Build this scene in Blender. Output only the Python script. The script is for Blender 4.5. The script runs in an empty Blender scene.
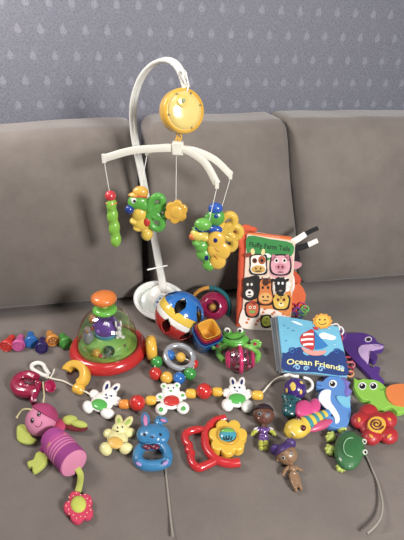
import bpy, bmesh, math, random
from mathutils import Vector, Matrix, noise
random.seed(7)
R = math.radians
sc = bpy.context.scene
COL = sc.collection

# ------------------------------------------------------------------ camera
F = 440.0
CAM = Vector((0, 0, 0.75))
camd = bpy.data.cameras.new('camera'); cam = bpy.data.objects.new('camera', camd); COL.objects.link(cam)
camd.sensor_fit = 'VERTICAL'; camd.sensor_height = 24; camd.sensor_width = 18
camd.lens = F / 540 * 24; camd.clip_start = 0.02
CR = Matrix.Rotation(R(62), 4, 'X') @ Matrix.Rotation(R(1.5), 4, 'Z')
cam.matrix_world = Matrix.Translation(CAM) @ CR
sc.camera = cam

# ------------------------------------------------------------------ world, light, exposure
w = bpy.data.worlds.new('world'); sc.world = w; w.use_nodes = True
w.node_tree.nodes['Background'].inputs[0].default_value = (0.93, 0.95, 1.0, 1)
w.node_tree.nodes['Background'].inputs[1].default_value = 0.15
def area(name, loc, target, size, power, color):
    l = bpy.data.lights.new(name, 'AREA'); l.shape = 'RECTANGLE'; l.size = size[0]; l.size_y = size[1]
    l.energy = power; l.color = color
    o = bpy.data.objects.new(name, l); COL.objects.link(o); o.location = loc
    o.rotation_euler = (Vector(target) - Vector(loc)).to_track_quat('-Z', 'Y').to_euler()
    return o
area('window_light', (1.15, -0.68, 1.12), (0, 1.1, 0.2), (0.42, 0.42), 54, (1, 0.98, 0.965))
area('ceiling_light', (-0.1, 0.15, 1.98), (0.1, 0.8, 0), (0.6, 0.6), 6, (1, 0.95, 0.9))
area('side_window_light', (-1.15, 0.98, 1.35), (-0.45, 1.5, 0.98), (0.4, 0.6), 24, (1, 0.94, 0.9))
sc.view_settings.view_transform = 'Standard'; sc.view_settings.look = 'None'
sc.view_settings.gamma = 1; sc.view_settings.use_curve_mapping = False
sc.view_settings.exposure = 0.0

# ------------------------------------------------------------------ mapping: planes of the place seen by the camera
class Plane:
    def __init__(s, p0, n):
        s.p0 = Vector(p0); s.n = Vector(n).normalized()
    def __call__(s, px, py, off=0.0):
        d = CR.to_3x3() @ Vector(((px - 202) / F, (270 - py) / F, -1))
        t = (off - s.n.dot(CAM - s.p0)) / s.n.dot(d)
        return CAM + d * t
    def px(s, px, py, off=0.0):
        return (CR.to_3x3().inverted() @ (s(px, py, off) - CAM)).z * -1 / F
G = Plane((0, 0, 0), (0, 0, 1))
def V(Y): return Plane((0, Y, 0), (0, -1, 0))

# ------------------------------------------------------------------ materials
def lin(h):
    h = h.lstrip('#'); c = [int(h[i:i+2], 16) / 255 for i in (0, 2, 4)]
    return tuple(x / 12.92 if x <= .04045 else ((x + .055) / 1.055) ** 2.4 for x in c) + (1,)
MATS = {}
def base(name):
    m = bpy.data.materials.new(name); m.use_nodes = True
    return m, m.node_tree.nodes, m.node_tree.links, m.node_tree.nodes['Principled BSDF']
def plastic(h, rough=0.3, var=0.06, bump=0.0, coat=0.0, sub=0.0, metal=0.0, bscale=300):
    key = (h, rough, var, bump, coat, sub, metal, bscale)
    if key in MATS: return MATS[key]
    m, N, L, b = base('plastic_' + h.strip('#'))
    b.inputs['Roughness'].default_value = rough; b.inputs['Coat Weight'].default_value = coat
    b.inputs['Metallic'].default_value = metal
    if sub: b.inputs['Subsurface Weight'].default_value = sub; b.inputs['Subsurface Scale'].default_value = .004
    tc = N.new('ShaderNodeTexCoord'); nz = N.new('ShaderNodeTexNoise'); nz.inputs['Scale'].default_value = 45
    L.new(tc.outputs['Object'], nz.inputs['Vector'])
    mx = N.new('ShaderNodeMix'); mx.data_type = 'RGBA'
    c = lin(h); lu = .2126*c[0] + .7152*c[1] + .0722*c[2]; sat = 1 - min(c[:3]) / max(max(c[:3]), 1e-4)
    c = tuple((x*.90 + lu*.10) * (1 - .14*sat) for x in c[:3])
    mx.inputs[6].default_value = tuple(x * (1 - var) for x in c[:3]) + (1,)
    mx.inputs[7].default_value = tuple(min(1, x * (1 + var)) for x in c[:3]) + (1,)
    L.new(nz.outputs['Fac'], mx.inputs[0]); L.new(mx.outputs[2], b.inputs['Base Color'])
    if bump:
        n2 = N.new('ShaderNodeTexNoise'); n2.inputs['Scale'].default_value = bscale; n2.inputs['Detail'].default_value = 3
        L.new(tc.outputs['Object'], n2.inputs['Vector'])
        bp = N.new('ShaderNodeBump'); bp.inputs['Strength'].default_value = bump; bp.inputs['Distance'].default_value = .001
        L.new(n2.outputs['Fac'], bp.inputs['Height']); L.new(bp.outputs[0], b.inputs['Normal'])
    MATS[key] = m; return m
def felt(h, bump=0.6): return plastic(h, rough=.9, var=.1, bump=bump)
def foam(h): return plastic(h, rough=.6, var=.05, bump=.25)
def clear(tint='#ffffff', amount=0.12, key='clear'):
    k = (tint, amount, key)
    if k in MATS: return MATS[k]
    m, N, L, b = base('clear_plastic'); out = N['Material Output']
    tr = N.new('ShaderNodeBsdfTransparent'); tr.inputs[0].default_value = lin(tint)
    gl = N.new('ShaderNodeBsdfGlossy'); gl.inputs['Roughness'].default_value = .06
    lw = N.new('ShaderNodeLayerWeight'); lw.inputs[0].default_value = .25
    ma = N.new('ShaderNodeMath'); ma.operation = 'MULTIPLY_ADD'; ma.inputs[1].default_value = .6; ma.inputs[2].default_value = amount * .4
    L.new(lw.outputs['Fresnel'], ma.inputs[0])
    mx = N.new('ShaderNodeMixShader'); L.new(ma.outputs[0], mx.inputs[0]); L.new(tr.outputs[0], mx.inputs[1]); L.new(gl.outputs[0], mx.inputs[2])
    L.new(mx.outputs[0], out.inputs[0]); N.remove(b)
    MATS[k] = m; return m
def suede(name, h1, h2):
    m, N, L, b = base(name)
    tc = N.new('ShaderNodeTexCoord')
    n1 = N.new('ShaderNodeTexNoise'); n1.inputs['Scale'].default_value = 7; n1.inputs['Detail'].default_value = 6; n1.inputs['Roughness'].default_value = .65
    n2 = N.new('ShaderNodeTexNoise'); n2.inputs['Scale'].default_value = 420; n2.inputs['Detail'].default_value = 4
    for n in (n1, n2): L.new(tc.outputs['Object'], n.inputs['Vector'])
    cr = N.new('ShaderNodeValToRGB'); cr.color_ramp.elements[0].position = .33; cr.color_ramp.elements[1].position = .68
    cr.color_ramp.elements[0].color = lin(h1); cr.color_ramp.elements[1].color = lin(h2)
    L.new(n1.outputs['Fac'], cr.inputs[0]); L.new(cr.outputs[0], b.inputs['Base Color'])
    b.inputs['Roughness'].default_value = .85; b.inputs['Sheen Weight'].default_value = .25; b.inputs['Sheen Roughness'].default_value = .5
    b.inputs['Specular IOR Level'].default_value = .25
    bp = N.new('ShaderNodeBump'); bp.inputs['Strength'].default_value = .35; bp.inputs['Distance'].default_value = .0012
    L.new(n2.outputs['Fac'], bp.inputs['Height'])
    bp2 = N.new('ShaderNodeBump'); bp2.inputs['Strength'].default_value = .3; bp2.inputs['Distance'].default_value = .012
    L.new(n1.outputs['Fac'], bp2.inputs['Height']); L.new(bp.outputs[0], bp2.inputs['Normal'])
    L.new(bp2.outputs[0], b.inputs['Normal'])
    return m

# ------------------------------------------------------------------ mesh helpers
def B(): return bmesh.new()
ORG = {}
def O(name, bm, mat, parent=None, loc=None, bevel=0, remesh=0, smooth=3, solid=0, sub=0, ang=45, label=None, offset=0):
    bmesh.ops.recalc_face_normals(bm, faces=bm.faces)
    if parent is not None: o0 = ORG[parent.name]
    else:
        if loc is None:
            zs = min(v.co.z for v in bm.verts); s = Vector((0, 0, 0))
            for v in bm.verts: s += v.co
            s /= len(bm.verts); loc = Vector((s.x, s.y, zs))
        o0 = Vector(loc)
    for v in bm.verts: v.co -= o0
    me = bpy.data.meshes.new(name); bm.to_mesh(me); bm.free()
    me.shade_smooth(); me.set_sharp_from_angle(angle=R(ang))
    me.materials.append(mat)
    ob = bpy.data.objects.new(name, me); COL.objects.link(ob)
    if parent is not None: ob.parent = parent
    else: ob.location = o0
    ORG[ob.name] = o0
    if solid:
        md = ob.modifiers.new('solid', 'SOLIDIFY'); md.thickness = solid; md.offset = offset
    if remesh:
        md = ob.modifiers.new('remesh', 'REMESH'); md.mode = 'VOXEL'; md.voxel_size = remesh; md.use_smooth_shade = True
        if smooth:
            md = ob.modifiers.new('smooth', 'SMOOTH'); md.factor = .5; md.iterations = smooth
    if bevel:
        md = ob.modifiers.new('bevel', 'BEVEL'); md.width = bevel; md.segments = 3; md.limit_method = 'ANGLE'; md.angle_limit = R(40); md.harden_normals = False
    if sub:
        md = ob.modifiers.new('sub', 'SUBSURF'); md.levels = sub; md.render_levels = sub
    if label: ob['label'] = label
    return ob
def tag(o, label, cat, group=None, kind=None):
    if label: o['label'] = label
    if cat: o['category'] = cat
    if group: o['group'] = group
    if kind: o['kind'] = kind
    return o
def thing(name, loc, label, cat, group=None):
    o = bpy.data.objects.new(name, None); COL.objects.link(o); o.empty_display_size = .02
    o.location = loc; ORG[o.name] = Vector(loc)
    return tag(o, label, cat, group)

def ell(bm, M, px, py, a, b, th, off=None, ang=0, seg=20):
    """ellipsoid that shows a x b pixels in radius on plane M, half thickness th (m)"""
    if off is None: off = th
    c = M(px, py, off); A = R(ang)
    e1 = (math.cos(A), -math.sin(A)); e2 = (-math.sin(A), -math.cos(A))
    VA = (M(px + a*e1[0], py + a*e1[1], off) - M(px - a*e1[0], py - a*e1[1], off)) / 2
    VB = (M(px + b*e2[0], py + b*e2[1], off) - M(px - b*e2[0], py - b*e2[1], off)) / 2
    view = (c - CAM).normalized(); cc = abs(M.n.dot(view))
    g = view - M.n * view.dot(M.n)
    if g.length > .05:
        g.normalize()
        ext = math.sqrt(VA.dot(g)**2 + VB.dot(g)**2) * cc
        q = th * math.sqrt(1 - cc*cc)
        k = math.sqrt(max(.16, 1 - (q / ext)**2))
        VA -= g * VA.dot(g) * (1 - k); VB -= g * VB.dot(g) * (1 - k)
    n = M.n * th
    m = Matrix(((VA.x, VB.x, n.x, c.x), (VA.y, VB.y, n.y, c.y), (VA.z, VB.z, n.z, c.z), (0, 0, 0, 1)))
    bmesh.ops.create_uvsphere(bm, u_segments=seg, v_segments=max(8, seg * 2 // 3), radius=1, matrix=m)
def sph(bm, M, px, py, rp, off=None, seg=20, squash=1):
    r = rp * M.px(px, py, 0 if off is None else off)
    c = M(px, py, r * squash if off is None else off)
    bmesh.ops.create_uvsphere(bm, u_segments=seg, v_segments=seg * 2 // 3, radius=1,
        matrix=Matrix.Translation(c) @ Matrix.Diagonal((r, r, r * squash, 1)))
    return c, r
def cr(pts, n=6, closed=False):
    """catmull-rom smoothing of vectors / tuples"""
    P = [Vector(p) for p in pts]; out = []; m = len(P)
    rng = range(m if closed else m - 1)
    for i in rng:
        if closed: a, b, c, d = P[(i-1) % m], P[i], P[(i+1) % m], P[(i+2) % m]
        else: a, b, c, d = P[max(i-1, 0)], P[i], P[i+1], P[min(i+2, m-1)]
        for k in range(n):
            t = k / n
            out.append(.5 * ((2*b) + (c - a)*t + (2*a - 5*b + 4*c - d)*t*t + (3*b - a - 3*c + d)*t**3))
    if not closed: out.append(P[-1])
    return out
def tube(bm, pts, r, seg=10, closed=False, flat=None, up=None):
    """tube through world points; r number or list; flat=(w,h) sweeps a rounded rectangle with given up"""
    P = [Vector(p) for p in pts]; n = len(P); rings = []
    rr = r if isinstance(r, (list, tuple)) else [r] * n
    if len(rr) != n: rr = [rr[0] + (rr[-1] - rr[0]) * i / (n - 1) for i in range(n)]
    T = []
    for i in range(n):
        if closed: t = P[(i+1) % n] - P[i-1]
        else: t = P[min(i+1, n-1)] - P[max(i-1, 0)]
        T.append(t.normalized())
    ref = Vector(up) if up is not None else (Vector((0, 0, 1)) if abs(T[0].z) < .9 else Vector((1, 0, 0)))
    N = (ref - T[0] * ref.dot(T[0])).normalized()
    for i in range(n):
        if up is not None: N = (Vector(up) - T[i] * Vector(up).dot(T[i])).normalized()
        else: N = (N - T[i] * N.dot(T[i])).normalized()
        Bn = T[i].cross(N)
        ring = []
        if flat:
            wd, h = flat
            cs = [(x*wd*rr[i], y*h*rr[i]) for x, y in ((-.8, -1), (.8, -1), (1, -.8), (1, .8), (.8, 1), (-.8, 1), (-1, .8), (-1, -.8))]
            for x, y in cs: ring.append(bm.verts.new(P[i] + Bn * x + N * y))
        else:
            for k in range(seg):
                a = 2 * math.pi * k / seg
                ring.append(bm.verts.new(P[i] + (N * math.cos(a) + Bn * math.sin(a)) * rr[i]))
        rings.append(ring)
    S = len(rings[0])
    for i in range(n if closed else n - 1):
        a, b = rings[i], rings[(i+1) % n]
        for k in range(S): bm.faces.new((a[k], a[(k+1) % S], b[(k+1) % S], b[k]))
    if not closed:
        bm.faces.new(rings[0][::-1]); bm.faces.new(rings[-1])
def ptube(bm, M, pts, r, n=6, closed=False, seg=10, **k):
    """tube whose control points are (px, py, off) on plane M"""
    tube(bm, cr([M(*p) for p in pts], n, closed), r, seg, closed, **k)
def prism(bm, pts, vec):
    a = [bm.verts.new(p) for p in pts]; b = [bm.verts.new(p + vec) for p in pts]; n = len(a)
    bm.faces.new(a[::-1]); bm.faces.new(b)
    for i in range(n): bm.faces.new((a[i], a[(i+1) % n], b[(i+1) % n], b[i]))
def plate(bm, M, pts, z0, z1, sm=4):
    """plate with the outline pts (pixels, seen at height z1) on plane M, from z0 up to z1"""
    P = [M(p[0], p[1], z1) for p in pts]
    if sm: P = cr(P, sm, True)
    prism(bm, [p - M.n * (z1 - z0) for p in P], M.n * (z1 - z0))
def circ(px, py, rx, ry=None, ang=0, n=24, a0=0, a1=360):
    ry = rx if ry is None else ry; A = R(ang); out = []
    m = n if a1 - a0 >= 360 else n + 1
    for i in range(m):
        t = R(a0 + (a1 - a0) * i / n); x = rx * math.cos(t); y = ry * math.sin(t)
        out.append((px + x*math.cos(A) + y*math.sin(A), py + x*math.sin(A) - y*math.cos(A)))
    return out
def petals(px, py, r0, r1, n, ph=0, sq=1, m=12):
    out = []
    for i in range(n * m):
        t = 2 * math.pi * i / (n * m)
        r = r0 + (r1 - r0) * (abs(math.cos(n * t / 2))) ** .7
        out.append((px + r*math.cos(t + R(ph)), py - r*sq*math.sin(t + R(ph))))
    return out
def frame(z, x=None):
    z = Vector(z).normalized(); x = Vector(x) if x is not None else (Vector((1, 0, 0)) if abs(z.x) < .9 else Vector((0, 1, 0)))
    x = (x - z * x.dot(z)).normalized(); y = z.cross(x)
    return Matrix((x, y, z)).transposed().to_4x4()
def lathe(bm, prof, mat4, seg=32, closed=False, shape=None):
    rings = []
    for r, z in prof:
        ring = []
        for k in range(seg):
            a = 2*math.pi*k/seg; q = 1 if shape is None else shape(a)
            ring.append(bm.verts.new(mat4 @ Vector((r*q*math.cos(a), r*q*math.sin(a), z))))
        rings.append(ring)
    n = len(rings)
    for i in range(n if closed else n - 1):
        a, b = rings[i], rings[(i+1) % n]
        for k in range(seg): bm.faces.new((a[k], a[(k+1) % seg], b[(k+1) % seg], b[k]))
    if not closed:
        bm.faces.new(rings[0][::-1]); bm.faces.new(rings[-1])
def torus(bm, mat4, R0, r, seg=36, m=14, sz=1, a0=0, a1=360):
    full = a1 - a0 >= 360; cnt = seg if full else seg + 1; rings = []
    for i in range(cnt):
        a = R(a0 + (a1 - a0) * i / seg); ring = []
        for k in range(m):
            b = 2*math.pi*k/m
            ring.append(bm.verts.new(mat4 @ Vector(((R0 + r*math.cos(b))*math.cos(a), (R0 + r*math.cos(b))*math.sin(a), r*sz*math.sin(b)))))
        rings.append(ring)
    for i in range(cnt if full else cnt - 1):
        a, b = rings[i], rings[(i+1) % cnt]
        for k in range(m): bm.faces.new((a[k], b[k], b[(k+1) % m], a[(k+1) % m]))
    if not full: bm.faces.new(rings[0]); bm.faces.new(rings[-1][::-1])
def T4(v): return Matrix.Translation(Vector(v))
def letters(name, text, fn, mat, parent, bold=0.02, th=.0006, n=None):
    """writing as solid letters; fn maps the text's own x, y (height about 1) to a world point"""
    cu = bpy.data.curves.new('writing', 'FONT'); cu.body = text; cu.size = 1; cu.offset = bold; cu.resolution_u = 3
    ob = bpy.data.objects.new('writing', cu); COL.objects.link(ob)
    bpy.context.view_layer.update()
    me = ob.evaluated_get(bpy.context.evaluated_depsgraph_get()).to_mesh()
    bm = B(); bm.from_mesh(me); ob.evaluated_get(bpy.context.evaluated_depsgraph_get()).to_mesh_clear()
    bpy.data.objects.remove(ob); bpy.data.curves.remove(cu)
    w = max(v.co.x for v in bm.verts)
    for v in bm.verts: v.co = fn(v.co.x / w, v.co.y)
    r = bmesh.ops.extrude_face_region(bm, geom=bm.faces[:])
    for g in r['geom']:
        if isinstance(g, bmesh.types.BMVert): g.co += n * th
    return O(name, bm, mat, parent)

# ================================================================== THE SETTING
SA = R(12)
EX = Vector((math.cos(SA), math.sin(SA), 0)); EY = Vector((-math.sin(SA), math.cos(SA), 0))
S0 = Vector((0, 1.198, 0))
def S(x, y, z): return S0 + EX * x + EY * y + Vector((0, 0, z))
def sxy(px, py, z=0):
    d = G(px, py, z) - S0
    return d.dot(EX), d.dot(EY)

def wallpaper():
    m, N, L, b = base('wallpaper')
    def mth(op, a, c=None, clamp=False):
        n = N.new('ShaderNodeMath'); n.operation = op; n.use_clamp = clamp
        for i, v in enumerate((a, c)):
            if v is None: continue
            if isinstance(v, (int, float)): n.inputs[i].default_value = v
            else: L.new(v, n.inputs[i])
        return n.outputs[0]
    tc = N.new('ShaderNodeTexCoord'); sp = N.new('ShaderNodeSeparateXYZ'); L.new(tc.outputs['Object'], sp.inputs[0])
    cw, chh = .0665, .0725
    v = mth('DIVIDE', mth('ADD', sp.outputs[2], 10*chh + .006), chh)
    row = mth('FLOOR', v); fy = mth('SUBTRACT', v, row)
    half = mth('MULTIPLY', mth('MODULO', row, 2), .5)
    u = mth('ADD', mth('DIVIDE', mth('ADD', sp.outputs[0], 20*cw), cw), half)
    fx = mth('SUBTRACT', mth('SUBTRACT', u, mth('FLOOR', u)), .5)
    x = mth('MULTIPLY', fx, cw); y = mth('MULTIPLY', mth('SUBTRACT', fy, .5), chh)
    # teardrop: round bottom, pointed top
    yy = mth('DIVIDE', mth('ADD', y, .010), .029, True)            # 0 bottom .. 1 tip
    prof = mth('MULTIPLY', mth('SQRT', mth('MULTIPLY', yy, 1.0)), mth('POWER', mth('SUBTRACT', 1.0, yy), 1.3))
    wd = mth('MULTIPLY', prof, .029)
    drop = mth('LESS_THAN', mth('ABSOLUTE', x), wd)
    ring = mth('LESS_THAN', mth('ABSOLUTE', mth('SUBTRACT', mth('SQRT', mth('ADD', mth('MULTIPLY', x, x), mth('POWER', mth('ADD', y, .014), 2))), .0045)), .0012)
    # ogee lattice around the drops
    g1 = mth('ABSOLUTE', mth('SINE', mth('MULTIPLY', mth('ADD', mth('MULTIPLY', x, 1/cw), mth('MULTIPLY', y, 1/chh)), 12.566)))
    g2 = mth('ABSOLUTE', mth('SINE', mth('MULTIPLY', mth('SUBTRACT', mth('MULTIPLY', x, 1/cw), mth('MULTIPLY', y, 1/chh)), 12.566)))
    lat = mth('LESS_THAN', mth('MULTIPLY', g1, g2), .10)
    vz = N.new('ShaderNodeTexVoronoi'); vz.inputs['Scale'].default_value = 110; vz.feature = 'DISTANCE_TO_EDGE'
    L.new(tc.outputs['Object'], vz.inputs['Vector'])
    curl = mth('LESS_THAN', vz.outputs['Distance'], .14)
    nz = N.new('ShaderNodeTexNoise'); nz.inputs['Scale'].default_value = 160; nz.inputs['Detail'].default_value = 3; L.new(tc.outputs['Object'], nz.inputs['Vector'])
    a = mth('ADD', mth('MULTIPLY', drop, .42), mth('MULTIPLY', ring, .16))
    bg = mth('ADD', mth('MULTIPLY', curl, .22), mth('ADD', mth('MULTIPLY', lat, .10), mth('MULTIPLY', mth('SUBTRACT', nz.outputs['Fac'], .5), .5)))
    fac = mth('ADD', a, bg, True)
    cr_ = N.new('ShaderNodeValToRGB'); cr_.color_ramp.elements[0].color = lin('#6a6b76'); cr_.color_ramp.elements[1].color = lin('#9697a3')
    L.new(fac, cr_.inputs[0]); L.new(cr_.outputs[0], b.inputs['Base Color'])
    b.inputs['Roughness'].default_value = .6
    bp = N.new('ShaderNodeBump'); bp.inputs['Strength'].default_value = .25; bp.inputs['Distance'].default_value = .001
    L.new(fac, bp.inputs['Height']); L.new(bp.outputs[0], b.inputs['Normal'])
    return m
bm = B()
bmesh.ops.create_cube(bm, size=1, matrix=Matrix.Diagonal((7, .08, 2.9, 1)))
for v_ in bm.verts: v_.co.z += 1.45 - .42; v_.co.y += .04
me = bpy.data.meshes.new('wall_back'); bm.to_mesh(me); bm.free(); me.materials.append(wallpaper())
wall = bpy.data.objects.new('wall_back', me); COL.objects.link(wall); wall['kind'] = 'structure'
wall.location = S(0, .42, 0); wall.rotation_euler = (0, 0, SA)

def floor_mat():
    m, N, L, b = base('laminate')
    tc = N.new('ShaderNodeTexCoord'); mp = N.new('ShaderNodeMapping'); mp.inputs['Scale'].default_value = (3, 18, 1)
    nz = N.new('ShaderNodeTexNoise'); nz.inputs['Scale'].default_value = 3; nz.inputs['Detail'].default_value = 6
    L.new(tc.outputs['Object'], mp.inputs[0]); L.new(mp.outputs[0], nz.inputs['Vector'])
    c = N.new('ShaderNodeValToRGB'); c.color_ramp.elements[0].color = lin('#3a2a22'); c.color_ramp.elements[1].color = lin('#5c4436')
    L.new(nz.outputs['Fac'], c.inputs[0]); L.new(c.outputs[0], b.inputs['Base Color']); b.inputs['Roughness'].default_value = .45
    return m
bm = B(); bmesh.ops.create_cube(bm, size=1, matrix=T4((0, .2, -.46)) @ Matrix.Diagonal((7, 5, .08, 1)))
fl = O('floor', bm, floor_mat(), loc=(0, .2, -.46)); fl['kind'] = 'structure'

# ------------------------------------------------------------------ the sofa
seat_m = suede('sofa_suede', '#6c645e', '#776e68')
back_m = suede('cushion_suede', '#6d655f', '#7c746d')
pipe_m = suede('piping_suede', '#4f4843', '#5c544e')
def softbox(bm, c, h, rad, nx=24, nz=20, fn=None):
    """rounded box in the sofa's own axes; c centre, h half sizes; fn(a,b,c,p) moves points"""
    nn = (nx, 10, nz); grid = {}
    def vert(i, j, k):
        if (i, j, k) in grid: return grid[(i, j, k)]
        a, b_, c_ = 2*i/nn[0]-1, 2*j/nn[1]-1, 2*k/nn[2]-1
        p = Vector((a*h[0], b_*h[1], c_*h[2]))
        q = Vector([max(-h[t]+rad, min(h[t]-rad, p[t])) for t in range(3)])
        d = p - q
        if d.length > 1e-9: p = q + d.normalized() * rad
        p = p + Vector(c)
        if fn: p = fn(a, b_, c_, p)
        grid[(i, j, k)] = bm.verts.new(S(*p)); return grid[(i, j, k)]
    def rge(n): return range(n)
    for ax in range(3):
        o1, o2 = [t for t in range(3) if t != ax]
        for side in (0, nn[ax]):
            for i in rge(nn[o1]):
                for j in rge(nn[o2]):
                    idx = []
                    for (di, dj) in ((0, 0), (1, 0), (1, 1), (0, 1)):
                        t = [0, 0, 0]; t[ax] = side; t[o1] = i + di; t[o2] = j + dj; idx.append(vert(*t))
                    bm.faces.new(idx)
yf = sxy(300, 541)[1]; 
sofa = thing('sofa', S(0, -.3, -.42), 'grey-brown suede sofa that all the toys are laid out on', 'sofa')
def seatfn(a, b_, c_, p):
    if c_ > 0:
        nz = noise.noise(Vector((p.x*3.1, p.y*3.1, 0))) * .0012
        p.z += nz * c_ * max(0, 1 - abs(b_)**6)
    return p
bm = B(); d0 = .42 - .02
softbox(bm, (0, (yf - .02 + .30) / 2, -.085), (1.25, (.30 - yf + .02) / 2, .085), .04, nx=60, nz=8, fn=seatfn)
for v_ in bm.verts:
    if v_.co.z > -.001 and v_.co.z < .004: pass
O('seat_cushion', bm, seat_m, sofa)
bm = B(); softbox(bm, (0, (yf + .02 + .36) / 2, -.285), (1.24, (.36 - yf - .02) / 2, .105), .02, nx=10, nz=4); O('base', bm, seat_m, sofa)
for x in (-1.1, 1.1):
    for y in (yf + .1, .28):
        bm = B(); lathe(bm, [(.02, 0), (.028, .045)], T4(S(x, y, -.42)), 20); O('leg', bm, plastic('#2a1d16', .5), sofa)
bm = B(); softbox(bm, (0, .345, .02), (1.25, .055, .36), .03, nx=20, nz=8); O('backrest_frame', bm, seat_m, sofa)
for x in (-1.30, 1.30):
    bm = B(); softbox(bm, (x + math.copysign(.04, x), 0, -.1), (.09, .39, .3), .04, nx=6, nz=8); O('armrest', bm, seat_m, sofa)

LEAN = math.tan(R(11))
def back_cushion(x0, x1, ztop, seed, label, ends=(0, 0), dropl=0.0):
    root = thing('back_cushion', S((x0 + x1) / 2, .10, 0), label, 'cushion', 'back cushions of the sofa')
    hx = (x1 - x0) / 2; cx = (x0 + x1) / 2
    def fn(a, b_, c_, p):
        up = (c_ + 1) / 2
        top = dropl * (1 - (a + 1) / 2) * up
        puff = (1 - a**4) * (1 - (c_)**4)
        p.y += (.042 if b_ < 0 else -.008) * puff * b_
        if b_ < 0: p.y += .035 * max(0, -c_ - .1)**2
        p.x += -.012 * (1 - c_*c_) * 0 + .006 * noise.noise(Vector((c_*2, seed, a))) * abs(a)
        p.z -= top
        p.z -= .012 * (abs(a)**8 if (ends[0] if a < 0 else ends[1]) == 0 else 0) * up
        p.x += (ends[0] * max(0, -a) + ends[1] * max(0, a)) * up
        wr = noise.noise(Vector((p.x*9 + seed, p.z*4, seed))) * .006 + noise.noise(Vector((p.x*26, p.z*9 + seed, 3))) * .0028 * up**3
        p.y += wr * (1 if b_ < 0 else 0)
        p.z += noise.noise(Vector((p.x*6, seed, 1))) * .008 * up
        p.y += p.z * LEAN
        return p
    bm = B(); softbox(bm, (cx, .10, ztop/2 + .004), (hx, .095, ztop/2), .026, nx=54, nz=44, fn=fn)
    O('cover', bm, back_m, root)
    # piping cord round the front seam
    pts = []
    n = 30; fx = hx - .014; r_ = .075
    def P(a, c_):
        p = Vector((cx + a*hx*.985, .10 - .055, ztop/2 + .004 + c_*ztop/2*.985)); return S(*fn(a, -.56, c_, p))
    ring = []
    ca = 1 - .026/hx; cz = 1 - .026/(ztop/2)
    for (sx, sz, a0) in ((1, 1, 0), (-1, 1, 90), (-1, -1, 180), (1, -1, 270)):
        for k in range(7):
            t = R(a0 + 15*k); ring.append((sx*ca + math.cos(t)*(1-ca), sz*cz + math.sin(t)*(1-cz)))
    full = []
    for i in range(len(ring)):
        p, q = ring[i], ring[(i+1) % len(ring)]; m = max(1, int(math.dist(p, q) / .12))
        for k in range(m): full.append((p[0] + (q[0]-p[0])*k/m, p[1] + (q[1]-p[1])*k/m))
    bm = B(); tube(bm, [P(*t) for t in full], .0035, 8, True); O('piping', bm, pipe_m, root)
    return root
xa = sxy(146, 300)[0]; xb = sxy(299, 286)[0]
back_cushion(xa - .62, xa - .004, .525, 1, 'grey suede back cushion left of the white mobile stand', dropl=.035)
back_cushion(xa + .022, xb - .001, .528, 5, 'grey suede back cushion in the middle, behind the mobile and the farm animal book', ends=(0, -.08))
back_cushion(xb + .001, xb + .66, .535, 9, 'grey suede back cushion on the right, with nothing leaning on it', ends=(-.08, -.08))


#TOYS
# ================================================================== THE TOYS
WHITE = plastic('#f1f0ea', .3, coat=.3); CREAM = plastic('#e9e5d6', .35)
RED = plastic('#d8241f', .22, coat=.5); YEL = plastic('#f6bd1f', .25, coat=.4); ORA = plastic('#f3941f', .28, coat=.3)
GRN = plastic('#43b02f', .25, coat=.4); BLU = plastic('#1d7fd0', .25, coat=.4); NAVY = plastic('#1b2a70', .3)
BLK = plastic('#17171a', .2, coat=.5); CORD = plastic('#e6dfca', .8, bump=.3)
LIME = plastic('#86c832', .3, coat=.3)

# ---------------------------------------------------------------- mobile stand
base_c = G(170, 318, .03)
t = thing('mobile_stand', G(160, 320, 0), 'white curved mobile stand with an oval dished base leaning at the back of the seat', 'mobile stand')
BP = Plane(G(160, 323, .0), (-.05, -.62, .78))          # tilted plane of the dished base
c0 = BP(171, 314, .012)
def oval(rx, ry, off, n=48, cx=160.5, cy=301, ang=12):
    return [BP(cx + p[0], cy + p[1], off) for p in [(x*1, y*1) for x, y in circ(0, 0, rx, ry, ang, n)]]
bm = B()
def loft(bm, rings, cap0=True, cap1=True):
    rv = [[bm.verts.new(p) for p in r] for r in rings]; n = len(rv[0])
    for a, b in zip(rv, rv[1:]):
        for k in range(n): bm.faces.new((a[k], a[(k+1) % n], b[(k+1) % n], b[k]))
    if cap0: bm.faces.new(rv[0][::-1])
    if cap1: bm.faces.new(rv[-1])
loft(bm, [oval(22, 15, .002), oval(26, 18.5, .006), oval(27.5, 20, .016), oval(27, 19.5, .022), oval(24.5, 17.5, .024), oval(23, 16, .020), oval(22, 15, .012), oval(21, 14, .009)])
O('base', bm, plastic('#eceee9', .28, coat=.4), t, ang=60)
bm = B(); loft(bm, [oval(20.8, 13.8, .0092), oval(20.3, 13.4, .0106)]); O('base_dish', bm, plastic('#cfd6ce', .35, coat=.3), t)
bm = B(); ell(bm, BP, 161, 296, 12, 12, .014, .012, seg=28); O('clamp_hub', bm, WHITE, t)
stk = bm = B(); plate(bm, BP, [(155, 301), (160, 295), (166, 297), (165, 303), (159, 308), (154, 305)], .0265, .0272); stf = O('sticker', bm, plastic('#b9c9d8', .4), t)
for k, (x, y) in enumerate(((157.5, 302), (160.5, 299), (159, 305), (162.5, 301.5))):
    bm = B(); plate(bm, BP, circ(x, y, 1.5, 1, 30*k), .0272, .0278, 0); O('sticker_print', bm, plastic('#20406a', .4), stf)
ST = Plane((0, 1.125, 0), (0, -1, 0.06))
sp = [ST(164.5, 294), ST(162.3, 281), ST(157.5, 255), ST(152.5, 228), ST(145, 190)]
bm = B(); tube(bm, cr(sp, 5), [.0105, .0088], 12, flat=(1, .8), up=(0, 1, 0)); O('lower_pole', bm, WHITE, t)
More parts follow.
